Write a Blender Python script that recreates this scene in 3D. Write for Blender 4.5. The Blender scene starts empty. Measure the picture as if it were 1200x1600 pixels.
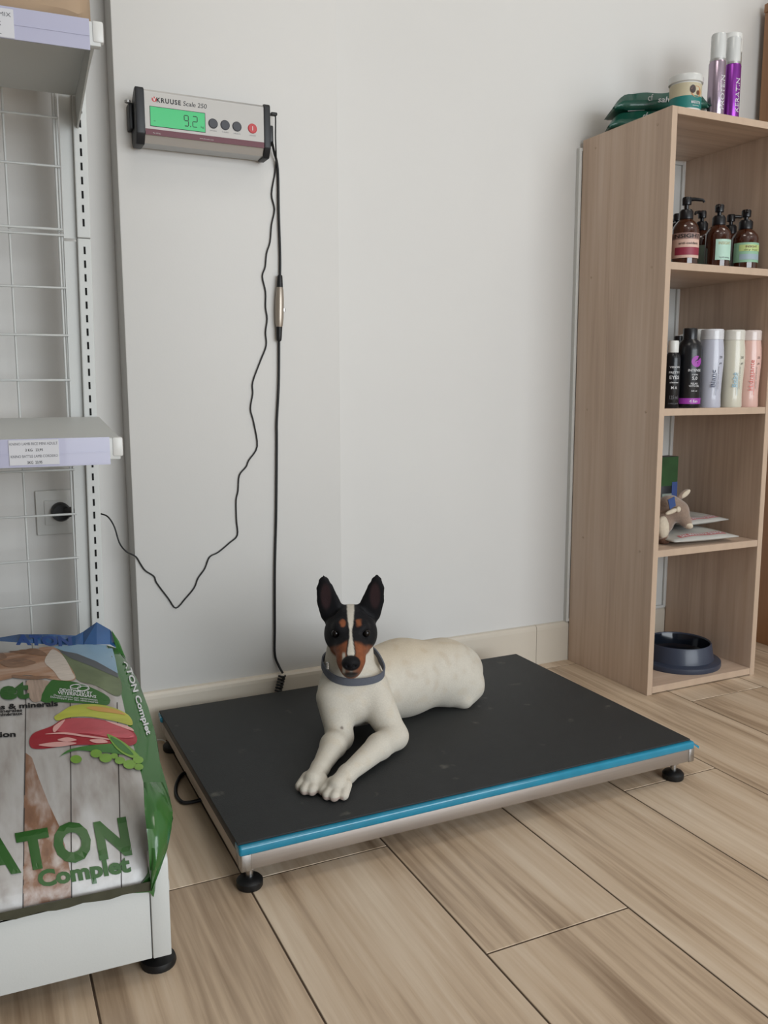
import bpy, bmesh, math, random
import numpy as np
from mathutils import Vector, Matrix
from mathutils.bvhtree import BVHTree
from mathutils.geometry import tessellate_polygon
random.seed(7); np.random.seed(7)
S = bpy.context.scene
COL = S.collection

# ------------------------------------------------------------------ camera
F_PX, YAW, PITCH, ROLL, CAM_D, CAM_H = 1355.98, 0.4433, 0.1455, -0.0023, 1.914, 0.7637
CAM = np.array([0.0, -CAM_D, CAM_H])
_fw = np.array([math.sin(YAW)*math.cos(PITCH), math.cos(YAW)*math.cos(PITCH), -math.sin(PITCH)])
_rt = np.array([math.cos(YAW), -math.sin(YAW), 0.0]); _up = np.cross(_rt, _fw)
_c, _s = math.cos(ROLL), math.sin(ROLL)
_rt, _up = _c*_rt+_s*_up, -_s*_rt+_c*_up
cd = bpy.data.cameras.new('camera'); cam = bpy.data.objects.new('camera', cd); COL.objects.link(cam)
cd.sensor_fit = 'VERTICAL'; cd.sensor_height = 36.0; cd.sensor_width = 27.0; cd.lens = F_PX/1600*36.0
cd.clip_start = 0.02
cam.matrix_world = Matrix(((_rt[0], _up[0], -_fw[0], CAM[0]), (_rt[1], _up[1], -_fw[1], CAM[1]), (_rt[2], _up[2], -_fw[2], CAM[2]), (0, 0, 0, 1)))
S.camera = cam
def pray(x, y):                      # photograph pixel -> view ray (direction only)
    return (x-600)/F_PX*_rt-(y-800)/F_PX*_up+_fw
def px(x, y, Y=None, Z=None):        # pixel -> point on the plane Y=... or Z=...
    d = pray(x, y)
    t = (Y-CAM[1])/d[1] if Y is not None else (Z-CAM[2])/d[2]
    return CAM+t*d

# ------------------------------------------------------------------ world, lights, exposure
W = bpy.data.worlds.new('sky'); S.world = W; W.use_nodes = True
bg = W.node_tree.nodes['Background']; bg.inputs[0].default_value = (0.75, 0.87, 1.0, 1); bg.inputs[1].default_value = 1.0
S.view_settings.view_transform = 'Standard'; S.view_settings.look = 'None'
S.view_settings.gamma = 1.0; S.view_settings.use_curve_mapping = False; S.view_settings.exposure = -0.45
RX0, RX1, RY0, RZ1 = -1.7, 4.4, -4.6, 2.75          # the room: left, right, front wall, ceiling
WIN = (0.1, 3.6, 0.25, 2.3)                         # shop window in the front wall (x0, x1, z0, z1)
def area(name, loc, rot, sx, sy, power, col):
    l = bpy.data.lights.new(name, 'AREA'); l.shape = 'RECTANGLE'; l.size = sx; l.size_y = sy
    l.energy = power; l.color = col
    o = bpy.data.objects.new(name, l); COL.objects.link(o); o.location = loc; o.rotation_euler = rot
    return o
area('window_daylight', ((WIN[0]+WIN[1])/2, RY0+0.03, (WIN[2]+WIN[3])/2), (math.radians(90), 0, 0), WIN[1]-WIN[0]-.1, WIN[3]-WIN[2]-.1, 205, (0.90, 0.955, 1.0))
CEIL_LAMPS = [(0.55, -1.15), (2.35, -1.15), (0.55, -3.2), (2.35, -3.2)]

# ------------------------------------------------------------------ helpers
def lin(c):                          # 0..255 colour as it looks in the photograph's light -> linear reflectance
    out = []
    for v in c[:3]:
        v = v/255.0
        out.append(.70*(v/12.92 if v <= 0.04045 else ((v+0.055)/1.055)**2.4))
    return (*out, 1.0)
MATS = {}
def mat(name, rgb, rough=0.5, metal=0.0, var=0.0, scale=20.0, bump=0.0, bscale=None, coat=0.0, trans=0.0, ior=1.45, stretch=(1, 1, 1), spec=0.5, emit=None, alpha=1.0, sheen=0.0):
    if name in MATS: return MATS[name]
    m = bpy.data.materials.new(name); m.use_nodes = True; nt = m.node_tree; b = nt.nodes['Principled BSDF']
    c = lin(rgb)
    b.inputs['Base Color'].default_value = c; b.inputs['Roughness'].default_value = rough; b.inputs['Metallic'].default_value = metal
    b.inputs['Specular IOR Level'].default_value = spec; b.inputs['IOR'].default_value = ior
    b.inputs['Coat Weight'].default_value = coat; b.inputs['Transmission Weight'].default_value = trans
    b.inputs['Alpha'].default_value = alpha; b.inputs['Sheen Weight'].default_value = sheen
    if emit: b.inputs['Emission Color'].default_value = lin(emit[0]); b.inputs['Emission Strength'].default_value = emit[1]
    tc = nt.nodes.new('ShaderNodeTexCoord'); mp = nt.nodes.new('ShaderNodeMapping'); mp.inputs['Scale'].default_value = stretch
    nt.links.new(tc.outputs['Object'], mp.inputs['Vector'])
    n = nt.nodes.new('ShaderNodeTexNoise'); n.inputs['Scale'].default_value = scale; n.inputs['Detail'].default_value = 5
    nt.links.new(mp.outputs[0], n.inputs['Vector'])
    if var > 0:
        r = nt.nodes.new('ShaderNodeValToRGB'); r.color_ramp.elements[0].position = .3; r.color_ramp.elements[1].position = .7
        r.color_ramp.elements[0].color = (*[v*(1-var) for v in c[:3]], 1); r.color_ramp.elements[1].color = (*[min(1, v*(1+var)) for v in c[:3]], 1)
        nt.links.new(n.outputs['Fac'], r.inputs[0]); nt.links.new(r.outputs[0], b.inputs['Base Color'])
    if bump > 0:
        n2 = n
        if bscale:
            n2 = nt.nodes.new('ShaderNodeTexNoise'); n2.inputs['Scale'].default_value = bscale; n2.inputs['Detail'].default_value = 4
            nt.links.new(mp.outputs[0], n2.inputs['Vector'])
        bp = nt.nodes.new('ShaderNodeBump'); bp.inputs['Strength'].default_value = bump; bp.inputs['Distance'].default_value = .002
        nt.links.new(n2.outputs['Fac'], bp.inputs['Height']); nt.links.new(bp.outputs[0], b.inputs['Normal'])
    MATS[name] = m
    return m
def wood(name, dark, mid, light, axis='Z', rough=0.5, freq=14.0, ratio=0.05, knots=True, rand=False, bump=.12, coat=0.0, fine=90.0, spread=.2):
    if name in MATS: return MATS[name]
    m = bpy.data.materials.new(name); m.use_nodes = True; nt = m.node_tree; b = nt.nodes['Principled BSDF']; L = nt.links.new
    b.inputs['Roughness'].default_value = rough; b.inputs['Coat Weight'].default_value = coat
    tc = nt.nodes.new('ShaderNodeTexCoord'); vec = tc.outputs['Object']
    if rand:
        oi = nt.nodes.new('ShaderNodeObjectInfo'); mu = nt.nodes.new('ShaderNodeVectorMath'); mu.operation = 'SCALE'
        cx = nt.nodes.new('ShaderNodeCombineXYZ')
        for i in range(3): L(oi.outputs['Random'], cx.inputs[i])
        L(cx.outputs[0], mu.inputs[0]); mu.inputs['Scale'].default_value = 37.0
        ad = nt.nodes.new('ShaderNodeVectorMath'); L(vec, ad.inputs[0]); L(mu.outputs[0], ad.inputs[1]); vec = ad.outputs[0]
    sc = [1, 1, 1]; sc['XYZ'.index(axis)] = ratio
    def noise(scale, det, dist=0.0, rat=None):
        mp = nt.nodes.new('ShaderNodeMapping'); s2 = list(sc)
        if rat: s2['XYZ'.index(axis)] = rat
        mp.inputs['Scale'].default_value = s2; L(vec, mp.inputs['Vector'])
        n = nt.nodes.new('ShaderNodeTexNoise'); n.inputs['Scale'].default_value = scale; n.inputs['Detail'].default_value = det; n.inputs['Distortion'].default_value = dist
        L(mp.outputs[0], n.inputs['Vector']); return n.outputs['Fac']
    big = noise(freq, 4, 0.6); fin = noise(fine, 5, 0.3, ratio*.6); cloud = noise(3.5, 2, 0, .35)
    r = nt.nodes.new('ShaderNodeValToRGB'); e = r.color_ramp.elements; e[0].position = .5-spread; e[0].color = lin(dark); e[1].position = .5+spread; e[1].color = lin(light)
    em = e.new(.5); em.color = lin(mid)
    m1 = nt.nodes.new('ShaderNodeMath'); m1.operation = 'MULTIPLY'; m1.inputs[1].default_value = .5; L(big, m1.inputs[0])
    m2 = nt.nodes.new('ShaderNodeMath'); m2.operation = 'MULTIPLY_ADD'; m2.inputs[1].default_value = .3; L(fin, m2.inputs[0]); L(m1.outputs[0], m2.inputs[2])
    m3 = nt.nodes.new('ShaderNodeMath'); m3.operation = 'MULTIPLY_ADD'; m3.inputs[1].default_value = .2; L(cloud, m3.inputs[0]); L(m2.outputs[0], m3.inputs[2])
    L(m3.outputs[0], r.inputs[0])
    L(r.outputs[0], b.inputs['Base Color'])
    bp = nt.nodes.new('ShaderNodeBump'); bp.inputs['Strength'].default_value = bump; bp.inputs['Distance'].default_value = .002
    L(fin, bp.inputs['Height']); L(bp.outputs[0], b.inputs['Normal'])
    MATS[name] = m
    return m

def thing(name, label, cat, loc=(0, 0, 0), rotz=0.0, group=None):
    o = bpy.data.objects.new(name, None); COL.objects.link(o); o.location = loc; o.rotation_euler = (0, 0, rotz); o.empty_display_size = .02
    o['label'] = label; o['category'] = cat
    if group: o['group'] = group
    return o
def mesh_obj(name, verts, faces, m, parent=None, smooth=False, bevel=0.0, seg=2, auto=None, kind=None, label=None, tri=None):
    me = bpy.data.meshes.new(name); me.from_pydata([tuple(float(a) for a in v) for v in verts], [], [tuple(int(i) for i in f) for f in faces])
    if bevel > 0:
        bm = bmesh.new(); bm.from_mesh(me); bmesh.ops.recalc_face_normals(bm, faces=bm.faces)
        ed = [e for e in bm.edges if len(e.link_faces) == 2 and e.calc_face_angle(0) > .5]
        bmesh.ops.bevel(bm, geom=ed, offset=bevel, segments=seg, profile=.5, affect='EDGES'); bm.to_mesh(me); bm.free()
    else:
        bm = bmesh.new(); bm.from_mesh(me); bmesh.ops.recalc_face_normals(bm, faces=bm.faces); bm.to_mesh(me); bm.free()
    if smooth:
        me.shade_smooth()
        if auto: me.set_sharp_from_angle(angle=auto)
    o = bpy.data.objects.new(name, me); COL.objects.link(o)
    ms = m if isinstance(m, (list, tuple)) else [m]
    for k in ms: me.materials.append(k)
    if parent: o.parent = parent
    if kind: o['kind'] = kind
    if label: o['label'] = label
    return o
BOXF = [(0, 3, 2, 1), (4, 5, 6, 7), (0, 1, 5, 4), (1, 2, 6, 5), (2, 3, 7, 6), (3, 0, 4, 7)]
def boxv(x0, x1, y0, y1, z0, z1): return [(x0, y0, z0), (x1, y0, z0), (x1, y1, z0), (x0, y1, z0), (x0, y0, z1), (x1, y0, z1), (x1, y1, z1), (x0, y1, z1)]
def box(name, b, m, parent=None, bevel=0.0, seg=2, **k):
    return mesh_obj(name, boxv(*b), BOXF, m, parent, bevel=bevel, seg=seg, smooth=bevel > 0, auto=.6 if bevel > 0 else None, **k)
def lathe_vf(prof, n=32, c=(0, 0, 0), caps=True):
    v, f = [], []
    for r, z in prof:
        for i in range(n):
            a = 2*math.pi*i/n; v.append((c[0]+r*math.cos(a), c[1]+r*math.sin(a), c[2]+z))
    for j in range(len(prof)-1):
        for i in range(n): f.append((j*n+i, j*n+(i+1) % n, (j+1)*n+(i+1) % n, (j+1)*n+i))
    if caps: f.append(tuple(range(n))[::-1]); f.append(tuple(range((len(prof)-1)*n, len(prof)*n)))
    return v, f
def lathe(name, prof, m, parent=None, n=32, c=(0, 0, 0), auto=.7, caps=True, **k):
    v, f = lathe_vf(prof, n, c, caps); return mesh_obj(name, v, f, m, parent, smooth=True, auto=auto, **k)
def tube_vf(pts, r, n=10, caps=True):
    pts = [np.array(q, float) for q in pts]; v, f = [], []; rr = r if hasattr(r, '__len__') else [r]*len(pts)
    T = []
    for i in range(len(pts)):
        d = pts[min(i+1, len(pts)-1)]-pts[max(i-1, 0)]; T.append(d/(np.linalg.norm(d)+1e-12))
    ref = np.array([0, 0, 1.0]) if abs(T[0][2]) < .9 else np.array([1.0, 0, 0])
    N = np.cross(T[0], ref); N /= np.linalg.norm(N)
    for i, q in enumerate(pts):
        N = N-T[i]*(N@T[i]); N /= np.linalg.norm(N); B = np.cross(T[i], N)
        for k in range(n):
            a = 2*math.pi*k/n; v.append(q+rr[i]*(math.cos(a)*N+math.sin(a)*B))
    for i in range(len(pts)-1):
        for k in range(n): f.append((i*n+k, i*n+(k+1) % n, (i+1)*n+(k+1) % n, (i+1)*n+k))
    if caps: f.append(tuple(range(n))[::-1]); f.append(tuple(range((len(pts)-1)*n, len(pts)*n)))
    return v, f
def tube(name, pts, r, m, parent=None, n=10, **k):
    v, f = tube_vf(pts, r, n); return mesh_obj(name, v, f, m, parent, smooth=True, auto=1.0, **k)
def spline(pts, sub=8):
    P = [np.array(q, float) for q in pts]; out = []
    for i in range(len(P)-1):
        p0, p1, p2, p3 = P[max(i-1, 0)], P[i], P[i+1], P[min(i+2, len(P)-1)]
        for k in range(sub):
            t = k/sub
            out.append(.5*((2*p1)+(-p0+p2)*t+(2*p0-5*p1+4*p2-p3)*t*t+(-p0+3*p1-3*p2+p3)*t**3))
    out.append(P[-1]); return out
def prism(name, prof, axis, a0, a1, m, parent=None, bevel=0.0, seg=2, **k):
    n = len(prof); v = []
    for a in (a0, a1):
        for q in prof:
            v.append({'X': (a, q[0], q[1]), 'Y': (q[0], a, q[1]), 'Z': (q[0], q[1], a)}[axis])
    f = [tuple(range(n)), tuple(range(2*n-1, n-1, -1))]+[(i, (i+1) % n, n+(i+1) % n, n+i) for i in range(n)]
    return mesh_obj(name, v, f, m, parent, bevel=bevel, seg=seg, smooth=bevel > 0, auto=.6 if bevel > 0 else None, **k)
_tc = {}
def text_vf(s, bold=0.0, shear=0.0, spacing=1.0):
    key = (s, bold, shear, spacing)
    if key in _tc: return _tc[key]
    c = bpy.data.curves.new('t', 'FONT'); c.body = s; c.size = 1.0; c.offset = bold; c.shear = shear; c.space_character = spacing; c.resolution_u = 3
    o = bpy.data.objects.new('t', c); COL.objects.link(o)
    dg = bpy.context.evaluated_depsgraph_get(); me = bpy.data.meshes.new_from_object(o.evaluated_get(dg))
    v = np.array([(a.co.x, a.co.y) for a in me.vertices]); f = [tuple(q.vertices) for q in me.polygons]
    bpy.data.objects.remove(o); bpy.data.curves.remove(c); bpy.data.meshes.remove(me)
    x0, x1 = v[:, 0].min(), v[:, 0].max()
    cap = 0.0 if s.islower() else 0.0
    v = (v-[x0, 0])/[x1-x0, 0.729]          # width -> 1, capital height -> 1
    _tc[key] = (v, f)
    return v, f
def flat_text(name, s, fn, m, parent=None, bold=0.0, shear=0.0, spacing=1.0):
    """lettering printed on a surface: fn(u, v) -> point, u 0..1 along the line, v 0..1 from baseline to capital height"""
    v, f = text_vf(s, bold, shear, spacing)
    me = bpy.data.meshes.new(name); me.from_pydata([tuple(fn(a, b)) for a, b in v], [], f); me.materials.append(m)
    o = bpy.data.objects.new(name, me); COL.objects.link(o)
    if parent: o.parent = parent
    return o
def plane_fn(p0, U, V, n, eps):
    p0, U, V, n = [np.array(a, float) for a in (p0, U, V, n)]
    return lambda u, v: p0+u*U+v*V+eps*n
def cyl_fn(c, r, az, w, z, h, turn=False):
    """lettering on a standing bottle: az = facing angle of the middle, w = width along the arc; turn -> reads upwards"""
    def fn(u, v):
        if turn: a = az-(v-.5)*h/r; zz = z+u*w; return (c[0]+r*math.cos(a), c[1]+r*math.sin(a), c[2]+zz)
        a = az+(u-.5)*w/r; return (c[0]+r*math.cos(a), c[1]+r*math.sin(a), c[2]+z+v*h)
    return fn
def cyl_patch(name, c, r, az, w, z0, z1, m, parent, n=16, t=.0004):
    v, f = [], []
    for k, rr in enumerate((r, r+t)):
        for i in range(n+1):
            a = az+(i/n-.5)*w/r
            for z in (z0, z1): v.append((c[0]+rr*math.cos(a), c[1]+rr*math.sin(a), c[2]+z))
    h = 2*(n+1)
    for i in range(n):
        a = 2*i; f += [(a, a+1, a+3, a+2), (h+a, h+a+2, h+a+3, h+a+1), (a, a+2, h+a+2, h+a), (a+1, h+a+1, h+a+3, a+3)]
    f += [(0, h, h+1, 1), (2*n, 2*n+1, h+2*n+1, h+2*n)]
    return mesh_obj(name, v, f, m, parent, smooth=True, auto=.6)

# ------------------------------------------------------------------ materials
M_wall = mat('wall_paint', (232, 230, 226), .55, var=.012, scale=3, bump=.05, bscale=260)
M_base = mat('skirting_glazed', (226, 216, 200), .3, var=.02, scale=6)
M_ceil = mat('ceiling_paint', (236, 236, 234), .8)
M_plank = wood('plank_tile', (148, 121, 95), (222, 196, 167), (248, 228, 203), 'Y', rough=.42, freq=11, ratio=.07, rand=True, bump=.25, fine=85, spread=.15)
M_grout = mat('grout', (84, 66, 50), .9)
M_oak = wood('bookcase_oak', (188, 160, 138), (223, 195, 172), (240, 217, 198), 'Z', rough=.5, freq=16, ratio=.06)
M_oakx = wood('bookcase_oak_flat', (188, 160, 138), (223, 195, 172), (240, 217, 198), 'X', rough=.5, freq=16, ratio=.06)
M_edge = mat('bookcase_edging', (204, 178, 154), .5, var=.05, scale=40, stretch=(1, 1, .1))
M_honey = wood('honey_wood', (160, 112, 74), (188, 138, 96), (204, 158, 116), 'Z', rough=.45, freq=12, ratio=.06)
M_white = mat('white_powder_coat', (222, 224, 221), .45, var=.01, scale=400, bump=.05)
M_whitep = mat('white_plastic', (236, 236, 232), .35)
M_dark = mat('dark_slot', (8, 8, 8), .9)
M_black = mat('black_rubber', (16, 17, 19), .5)
M_mat = mat('ribbed_rubber_mat', (44, 46, 47), .62, var=.08, scale=30, bump=.35, bscale=700)
M_steel = mat('brushed_steel', (200, 192, 186), .38, metal=.85, var=.04, scale=60, stretch=(.05, 1, 4))
M_chrome = mat('zinc', (205, 205, 205), .25, metal=1)
M_teal = mat('teal_film', (22, 142, 176), .22, coat=.4, var=.08, scale=30)
M_alu = mat('anodised_aluminium', (206, 205, 203), .32, metal=.7)
M_face = mat('display_faceplate', (208, 205, 200), .4)
M_cap = mat('black_end_cap', (26, 28, 33), .45)
M_lcd = mat('lcd_backlight', (70, 190, 120), .25, emit=((58, 190, 112), .42))
M_lcdink = mat('lcd_ink', (14, 52, 34), .5)
M_red = mat('red_button', (205, 62, 66), .4)
M_btn = mat('grey_button', (54, 55, 62), .4)
M_maroon = mat('maroon_stripe', (104, 34, 50), .4)
M_ink = mat('black_print', (18, 18, 20), .6)
M_grey = mat('grey_print', (110, 110, 115), .6)
M_strip = mat('lilac_price_strip', (196, 196, 220), .25, coat=.2)
M_paper = mat('white_paper', (226, 226, 230), .7)
M_kraft = mat('kraft_paper', (186, 160, 132), .8, var=.08, scale=12, bump=.2, bscale=30)

# pale scuffs and dust on the rubber mat
nt = M_mat.node_tree; b = nt.nodes['Principled BSDF']; src = b.inputs['Base Color'].links[0].from_socket
tc = nt.nodes.new('ShaderNodeTexCoord'); n1 = nt.nodes.new('ShaderNodeTexNoise'); n1.inputs['Scale'].default_value = 26; n1.inputs['Detail'].default_value = 6; nt.links.new(tc.outputs['Object'], n1.inputs['Vector'])
rp = nt.nodes.new('ShaderNodeValToRGB'); rp.color_ramp.elements[0].position = .665; rp.color_ramp.elements[1].position = .76; rp.color_ramp.elements[0].color = (0, 0, 0, 1); rp.color_ramp.elements[1].color = (.5, .5, .5, 1); nt.links.new(n1.outputs['Fac'], rp.inputs[0])
mx = nt.nodes.new('ShaderNodeMix'); mx.data_type = 'RGBA'; nt.links.new(rp.outputs[0], mx.inputs['Factor']); nt.links.new(src, mx.inputs['A']); mx.inputs['B'].default_value = lin((120, 118, 108)); nt.links.new(mx.outputs['Result'], b.inputs['Base Color'])

# ------------------------------------------------------------------ the room
def struct(o): o['kind'] = 'structure'; return o
FLZ = -0.0009
struct(box('floor', (RX0, RX1, RY0, 0.0, -.06, FLZ), M_grout))
floor = bpy.data.objects['floor']
xs = [0.096, 0.342, 0.586, 0.832, 1.076, 1.31, 1.542, 1.785]
while xs[0] > RX0: xs.insert(0, xs[0]-.243)
while xs[-1] < RX1: xs.append(xs[-1]+.243)
i0 = xs.index(0.096)
joints = {0: -.663, 1: -.69, 2: -1.0, 3: -.22, 4: -.707, 5: -1.25, 6: -.408}
PL = 1.2
for i in range(len(xs)-1):
    a, b = max(xs[i], RX0)+.0014, min(xs[i+1], RX1)-.0014
    if b-a < .02: continue
    j = joints.get(i-i0, -.1-((i*7) % 12)*.1)
    ys = [j+k*PL for k in range(-6, 6)]; ys = [0.0]+sorted([y for y in ys if RY0 < y < 0], reverse=True)+[RY0]
    for k in range(len(ys)-1):
        y1, y0 = ys[k]-.0014, ys[k+1]+.0014
        if y1-y0 < .01: continue
        cx, cy = (a+b)/2, (y0+y1)/2; w, d = (b-a)/2, (y1-y0)/2; e = .0007
        v = [(-w, -d, -.008), (w, -d, -.008), (w, d, -.008), (-w, d, -.008), (-w, -d, -e), (w, -d, -e), (w, d, -e), (-w, d, -e), (-w+e, -d+e, 0), (w-e, -d+e, 0), (w-e, d-e, 0), (-w+e, d-e, 0)]
        f = [(4, 5, 9, 8), (5, 6, 10, 9), (6, 7, 11, 10), (7, 4, 8, 11), (8, 9, 10, 11), (0, 1, 5, 4), (1, 2, 6, 5), (2, 3, 7, 6), (3, 0, 4, 7)]
        o = mesh_obj('plank', v, f, M_plank, floor); o.location = (cx, cy, 0)
PO, PX0, PX1 = 0.0745, 0.2944, 0.764                   # wall column: projection, left and right edge
struct(box('wall_back', (RX0-.1, RX1+.1, 0, .1, -.06, RZ1), M_wall))
struct(box('wall_column', (PX0, PX1, -PO, 0, 0, RZ1), M_wall, bevel=.003))
M_wall2 = mat('wall_paint_low_bounce', (158, 150, 142), .7, var=.02, scale=3)  # darker tone added on the unseen left and front walls to cut bounce light
struct(box('wall_left', (RX0-.1, RX0, RY0, 0, -.06, RZ1), M_wall2))
struct(box('wall_right', (RX1, RX1+.1, RY0, 0, -.06, RZ1), M_wall))
struct(box('ceiling', (RX0-.1, RX1+.1, RY0-.1, .1, RZ1, RZ1+.1), M_ceil))
wv, wf = [], []
for b in ((RX0-.1, WIN[0], RY0-.1, RY0, -.06, RZ1), (WIN[1], RX1+.1, RY0-.1, RY0, -.06, RZ1), (WIN[0], WIN[1], RY0-.1, RY0, -.06, WIN[2]), (WIN[0], WIN[1], RY0-.1, RY0, WIN[3], RZ1)):
    k = len(wv); wv += boxv(*b); wf += [tuple(i+k for i in q) for q in BOXF]
struct(mesh_obj('wall_front', wv, wf, M_wall2))
wn = thing('window_1', 'wide shop window with white frame in the front wall', 'window', (WIN[0], RY0, WIN[2])); wn['kind'] = 'structure'
ww, wh = WIN[1]-WIN[0], WIN[3]-WIN[2]
for b in ((0, .05, -.09, -.03, 0, wh), (ww-.05, ww, -.09, -.03, 0, wh), (.05, ww-.05, -.09, -.03, 0, .05), (.05, ww-.05, -.09, -.03, wh-.05, wh), (ww/2-.025, ww/2+.025, -.09, -.03, .05, wh-.05)):
    box('window_frame', b, M_whitep, wn)
M_glass = mat('window_glass', (240, 246, 248), .02, trans=1.0)
for a, b in ((.05, ww/2-.025), (ww/2+.025, ww-.05)): box('pane', (a, b, -.064, -.058, .05, wh-.05), M_glass, wn)
# skirting: glazed pieces with a rounded top
HB, TB = .1106, .012
def skirt_prof(s=1): return [(0, 0), (-TB, 0), (-TB, HB-.014), (-TB*.93, HB-.007), (-TB*.7, HB-.002), (-TB*.35, HB), (0, HB)]
sk = struct(mesh_obj('baseboard_back', boxv(PX1, RX1, -.002, 0, 0, HB-.004), BOXF, M_grout))
xj = [PX1, 1.0, px(838, 1015, Y=-TB)[0]]
while xj[-1] < RX1: xj.append(xj[-1]+.33)
for a, b in zip(xj[:-1], xj[1:]): prism('skirting_tile', skirt_prof(), 'X', a+.0006, min(b, RX1)-.0006, M_base, sk)
sk2 = struct(prism('baseboard_column', [(q[0]-PO, q[1]) for q in skirt_prof()], 'X', PX0-TB, PX1+TB, M_base))
prism('skirting_tile', [(q[0]+PX0, q[1]) for q in skirt_prof()], 'Y', -PO, -TB, M_base, sk2)
prism('skirting_tile', [(PX1-q[0], q[1]) for q in skirt_prof()], 'Y', -PO, -TB, M_base, sk2)
sk3 = struct(prism('baseboard_left', skirt_prof(), 'X', RX0, PX0, M_base))
# ceiling light panels (behind and above the camera)
M_diff = mat('light_diffuser', (255, 250, 240), .6, emit=((255, 246, 232), 3.0))
for k, (x, y) in enumerate(CEIL_LAMPS):
    where = ['nearest the column', 'nearest the bookcase', 'behind the camera on the left', 'behind the camera on the right'][k]
    t = thing('ceiling_light', 'square white ceiling light panel '+where, 'ceiling light', (x, y, RZ1), 0, 'ceiling light panels')
    for b in ((-.31, -.29, -.31, .31, -.03, 0), (.29, .31, -.31, .31, -.03, 0), (-.29, .29, -.31, -.29, -.03, 0), (-.29, .29, .29, .31, -.03, 0)): box('frame', b, M_whitep, t)
    box('diffuser', (-.29, .29, -.29, .29, -.02, -.002), M_diff, t)
    area('panel_light', (x, y, RZ1-.04), (0, 0, 0), .56, .56, 5.5, (1.0, .95, .88))

# ------------------------------------------------------------------ pet scale platform
SX, SY, SL, SW, SZ = 0.3219, -0.7223, 0.9, 0.5972, 0.0836
t = thing('platform_scale', 'low floor weighing platform with black rubber mat and teal edged steel frame', 'scale', (SX, SY, 0))
FB = SZ-.0448
def rail(b): return box('frame_rail', b, M_steel, t, bevel=.002)
rail((.004, SL+.006, -.004, .03, FB, SZ-.017)); rail((.004, SL+.006, SW-.03, SW+.002, FB, SZ-.017))
rail((.004, .034, .03, SW-.03, FB, SZ-.017)); rail((SL-.024, SL+.006, .03, SW-.03, FB, SZ-.017))
box('deck_plate', (.034, SL-.024, .03, SW-.03, SZ-.03, SZ-.017), M_steel, t)
# brighter folded corner pieces
box('corner_cap', (.0025, .020, -.0055, .012, FB-.001, SZ-.017), M_chrome, t, bevel=.002)
box('corner_cap', (SL-.006, SL+.0075, -.0055, .012, FB-.001, SZ-.017), M_chrome, t, bevel=.002)
# teal protective film wrapped round the upper edge of the frame
def film(b): return box('edge_film', b, M_teal, t, bevel=.004, seg=3)
film((.0, SL+.005, -.008, .02, SZ-.019, SZ-.0035)); film((-.002, SL+.005, SW-.02, SW+.004, SZ-.019, SZ-.0035))
box('edge_lip', (.001, .02, .02, SW-.02, SZ-.019, SZ-.0035), M_cap, t, bevel=.001); film((-.004, .012, SW-.034, SW-.018, SZ-.016, SZ-.0045)); film((SL-.02, SL+.006, .02, SW-.02, SZ-.019, SZ-.0035))
# loose flap of film at the front right corner
mesh_obj('film_flap', [(SL+.002, -.006, SZ-.008), (SL+.002, .004, SZ-.005), (SL+.018, -.006, SZ-.016), (SL+.014, -.010, SZ-.018), (SL+.002, -.006, SZ-.0095), (SL+.002, .004, SZ-.0065), (SL+.018, -.006, SZ-.0175), (SL+.014, -.010, SZ-.0195)], BOXF, M_teal, t)
box('rubber_mat', (0, SL, 0, SW, SZ-.0036, SZ), M_mat, t, bevel=.001)
for ix in (.022, SL-.022):
    for iy in (.018, SW-.02):
        lf = lathe('levelling_foot', [(.0, 0), (.019, 0), (.0205, .003), (.0205, .011), (.017, .015), (.008, .017), (.0, .0175)], M_black, t, n=24, c=(ix, iy, 0))
        lathe('threaded_stem', [(.006, .0165), (.006, FB+.002)], M_chrome, lf, n=12, c=(ix, iy, 0))
        lathe('lock_nut', [(.0095, FB-.009), (.0095, FB-.001)], M_chrome, lf, n=6, c=(ix, iy, 0))

# ------------------------------------------------------------------ wall display of the scale
DF = -PO-.058                                           # plane of its face
def dq(x, y): return px(x, y, Y=DF)
tl, tr, bl, br = dq(226, 137), dq(412.5, 166), dq(226, 221.5), dq(412.5, 243)
x0, x1 = (tl[0]+bl[0])/2, (tr[0]+br[0])/2; z1, z0 = (tl[2]+tr[2])/2, (bl[2]+br[2])/2
t = thing('weighing_display', 'silver wall display with green screen reading 9.2 on the white column', 'display', (x0, -PO, z0))
H, DW, DD = z1-z0, x1-x0, DF+PO                         # DD negative
prof = [(-.004, .012), (-.004, H*.72), (DD+.012, H), (DD+.002, H), (DD, H-.004), (DD, .021), (DD+.004, .015), (DD+.012, .001), (-.012, .0)]
prism('housing', prof, 'X', 0, DW, M_alu, t)
capp = [(-.002, .008), (-.002, H*.74), (DD+.012, H+.003), (DD+.001, H+.003), (DD-.003, H-.001), (DD-.003, .016), (DD+.009, -.003), (-.012, -.003)]
capl = prism('end_cap', capp, 'X', -.0165, 0, M_cap, t, bevel=.002); capr = prism('end_cap', capp, 'X', DW, DW+.0135, M_cap, t, bevel=.002)
box('wall_bracket', (-.024, -.0165, -.03, 0, H*.3, H*.8), M_cap, t, bevel=.002); box('wall_bracket', (DW+.0135, DW+.021, -.034, 0, H*.25, H*.82), M_cap, t, bevel=.002)
lathe('clamp_screw', [(.006, 0), (.006, .004), (.003, .006)], M_alu, t, n=12, c=(-.026, -.03, H*.78))
box('cable_socket', (DW+.021, DW+.031, -.026, -.008, H*.32, H*.72), M_cap, t, bevel=.002)
def dl(x, y): q = dq(x, y); return np.array([q[0]-x0, q[2]-z0])
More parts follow.
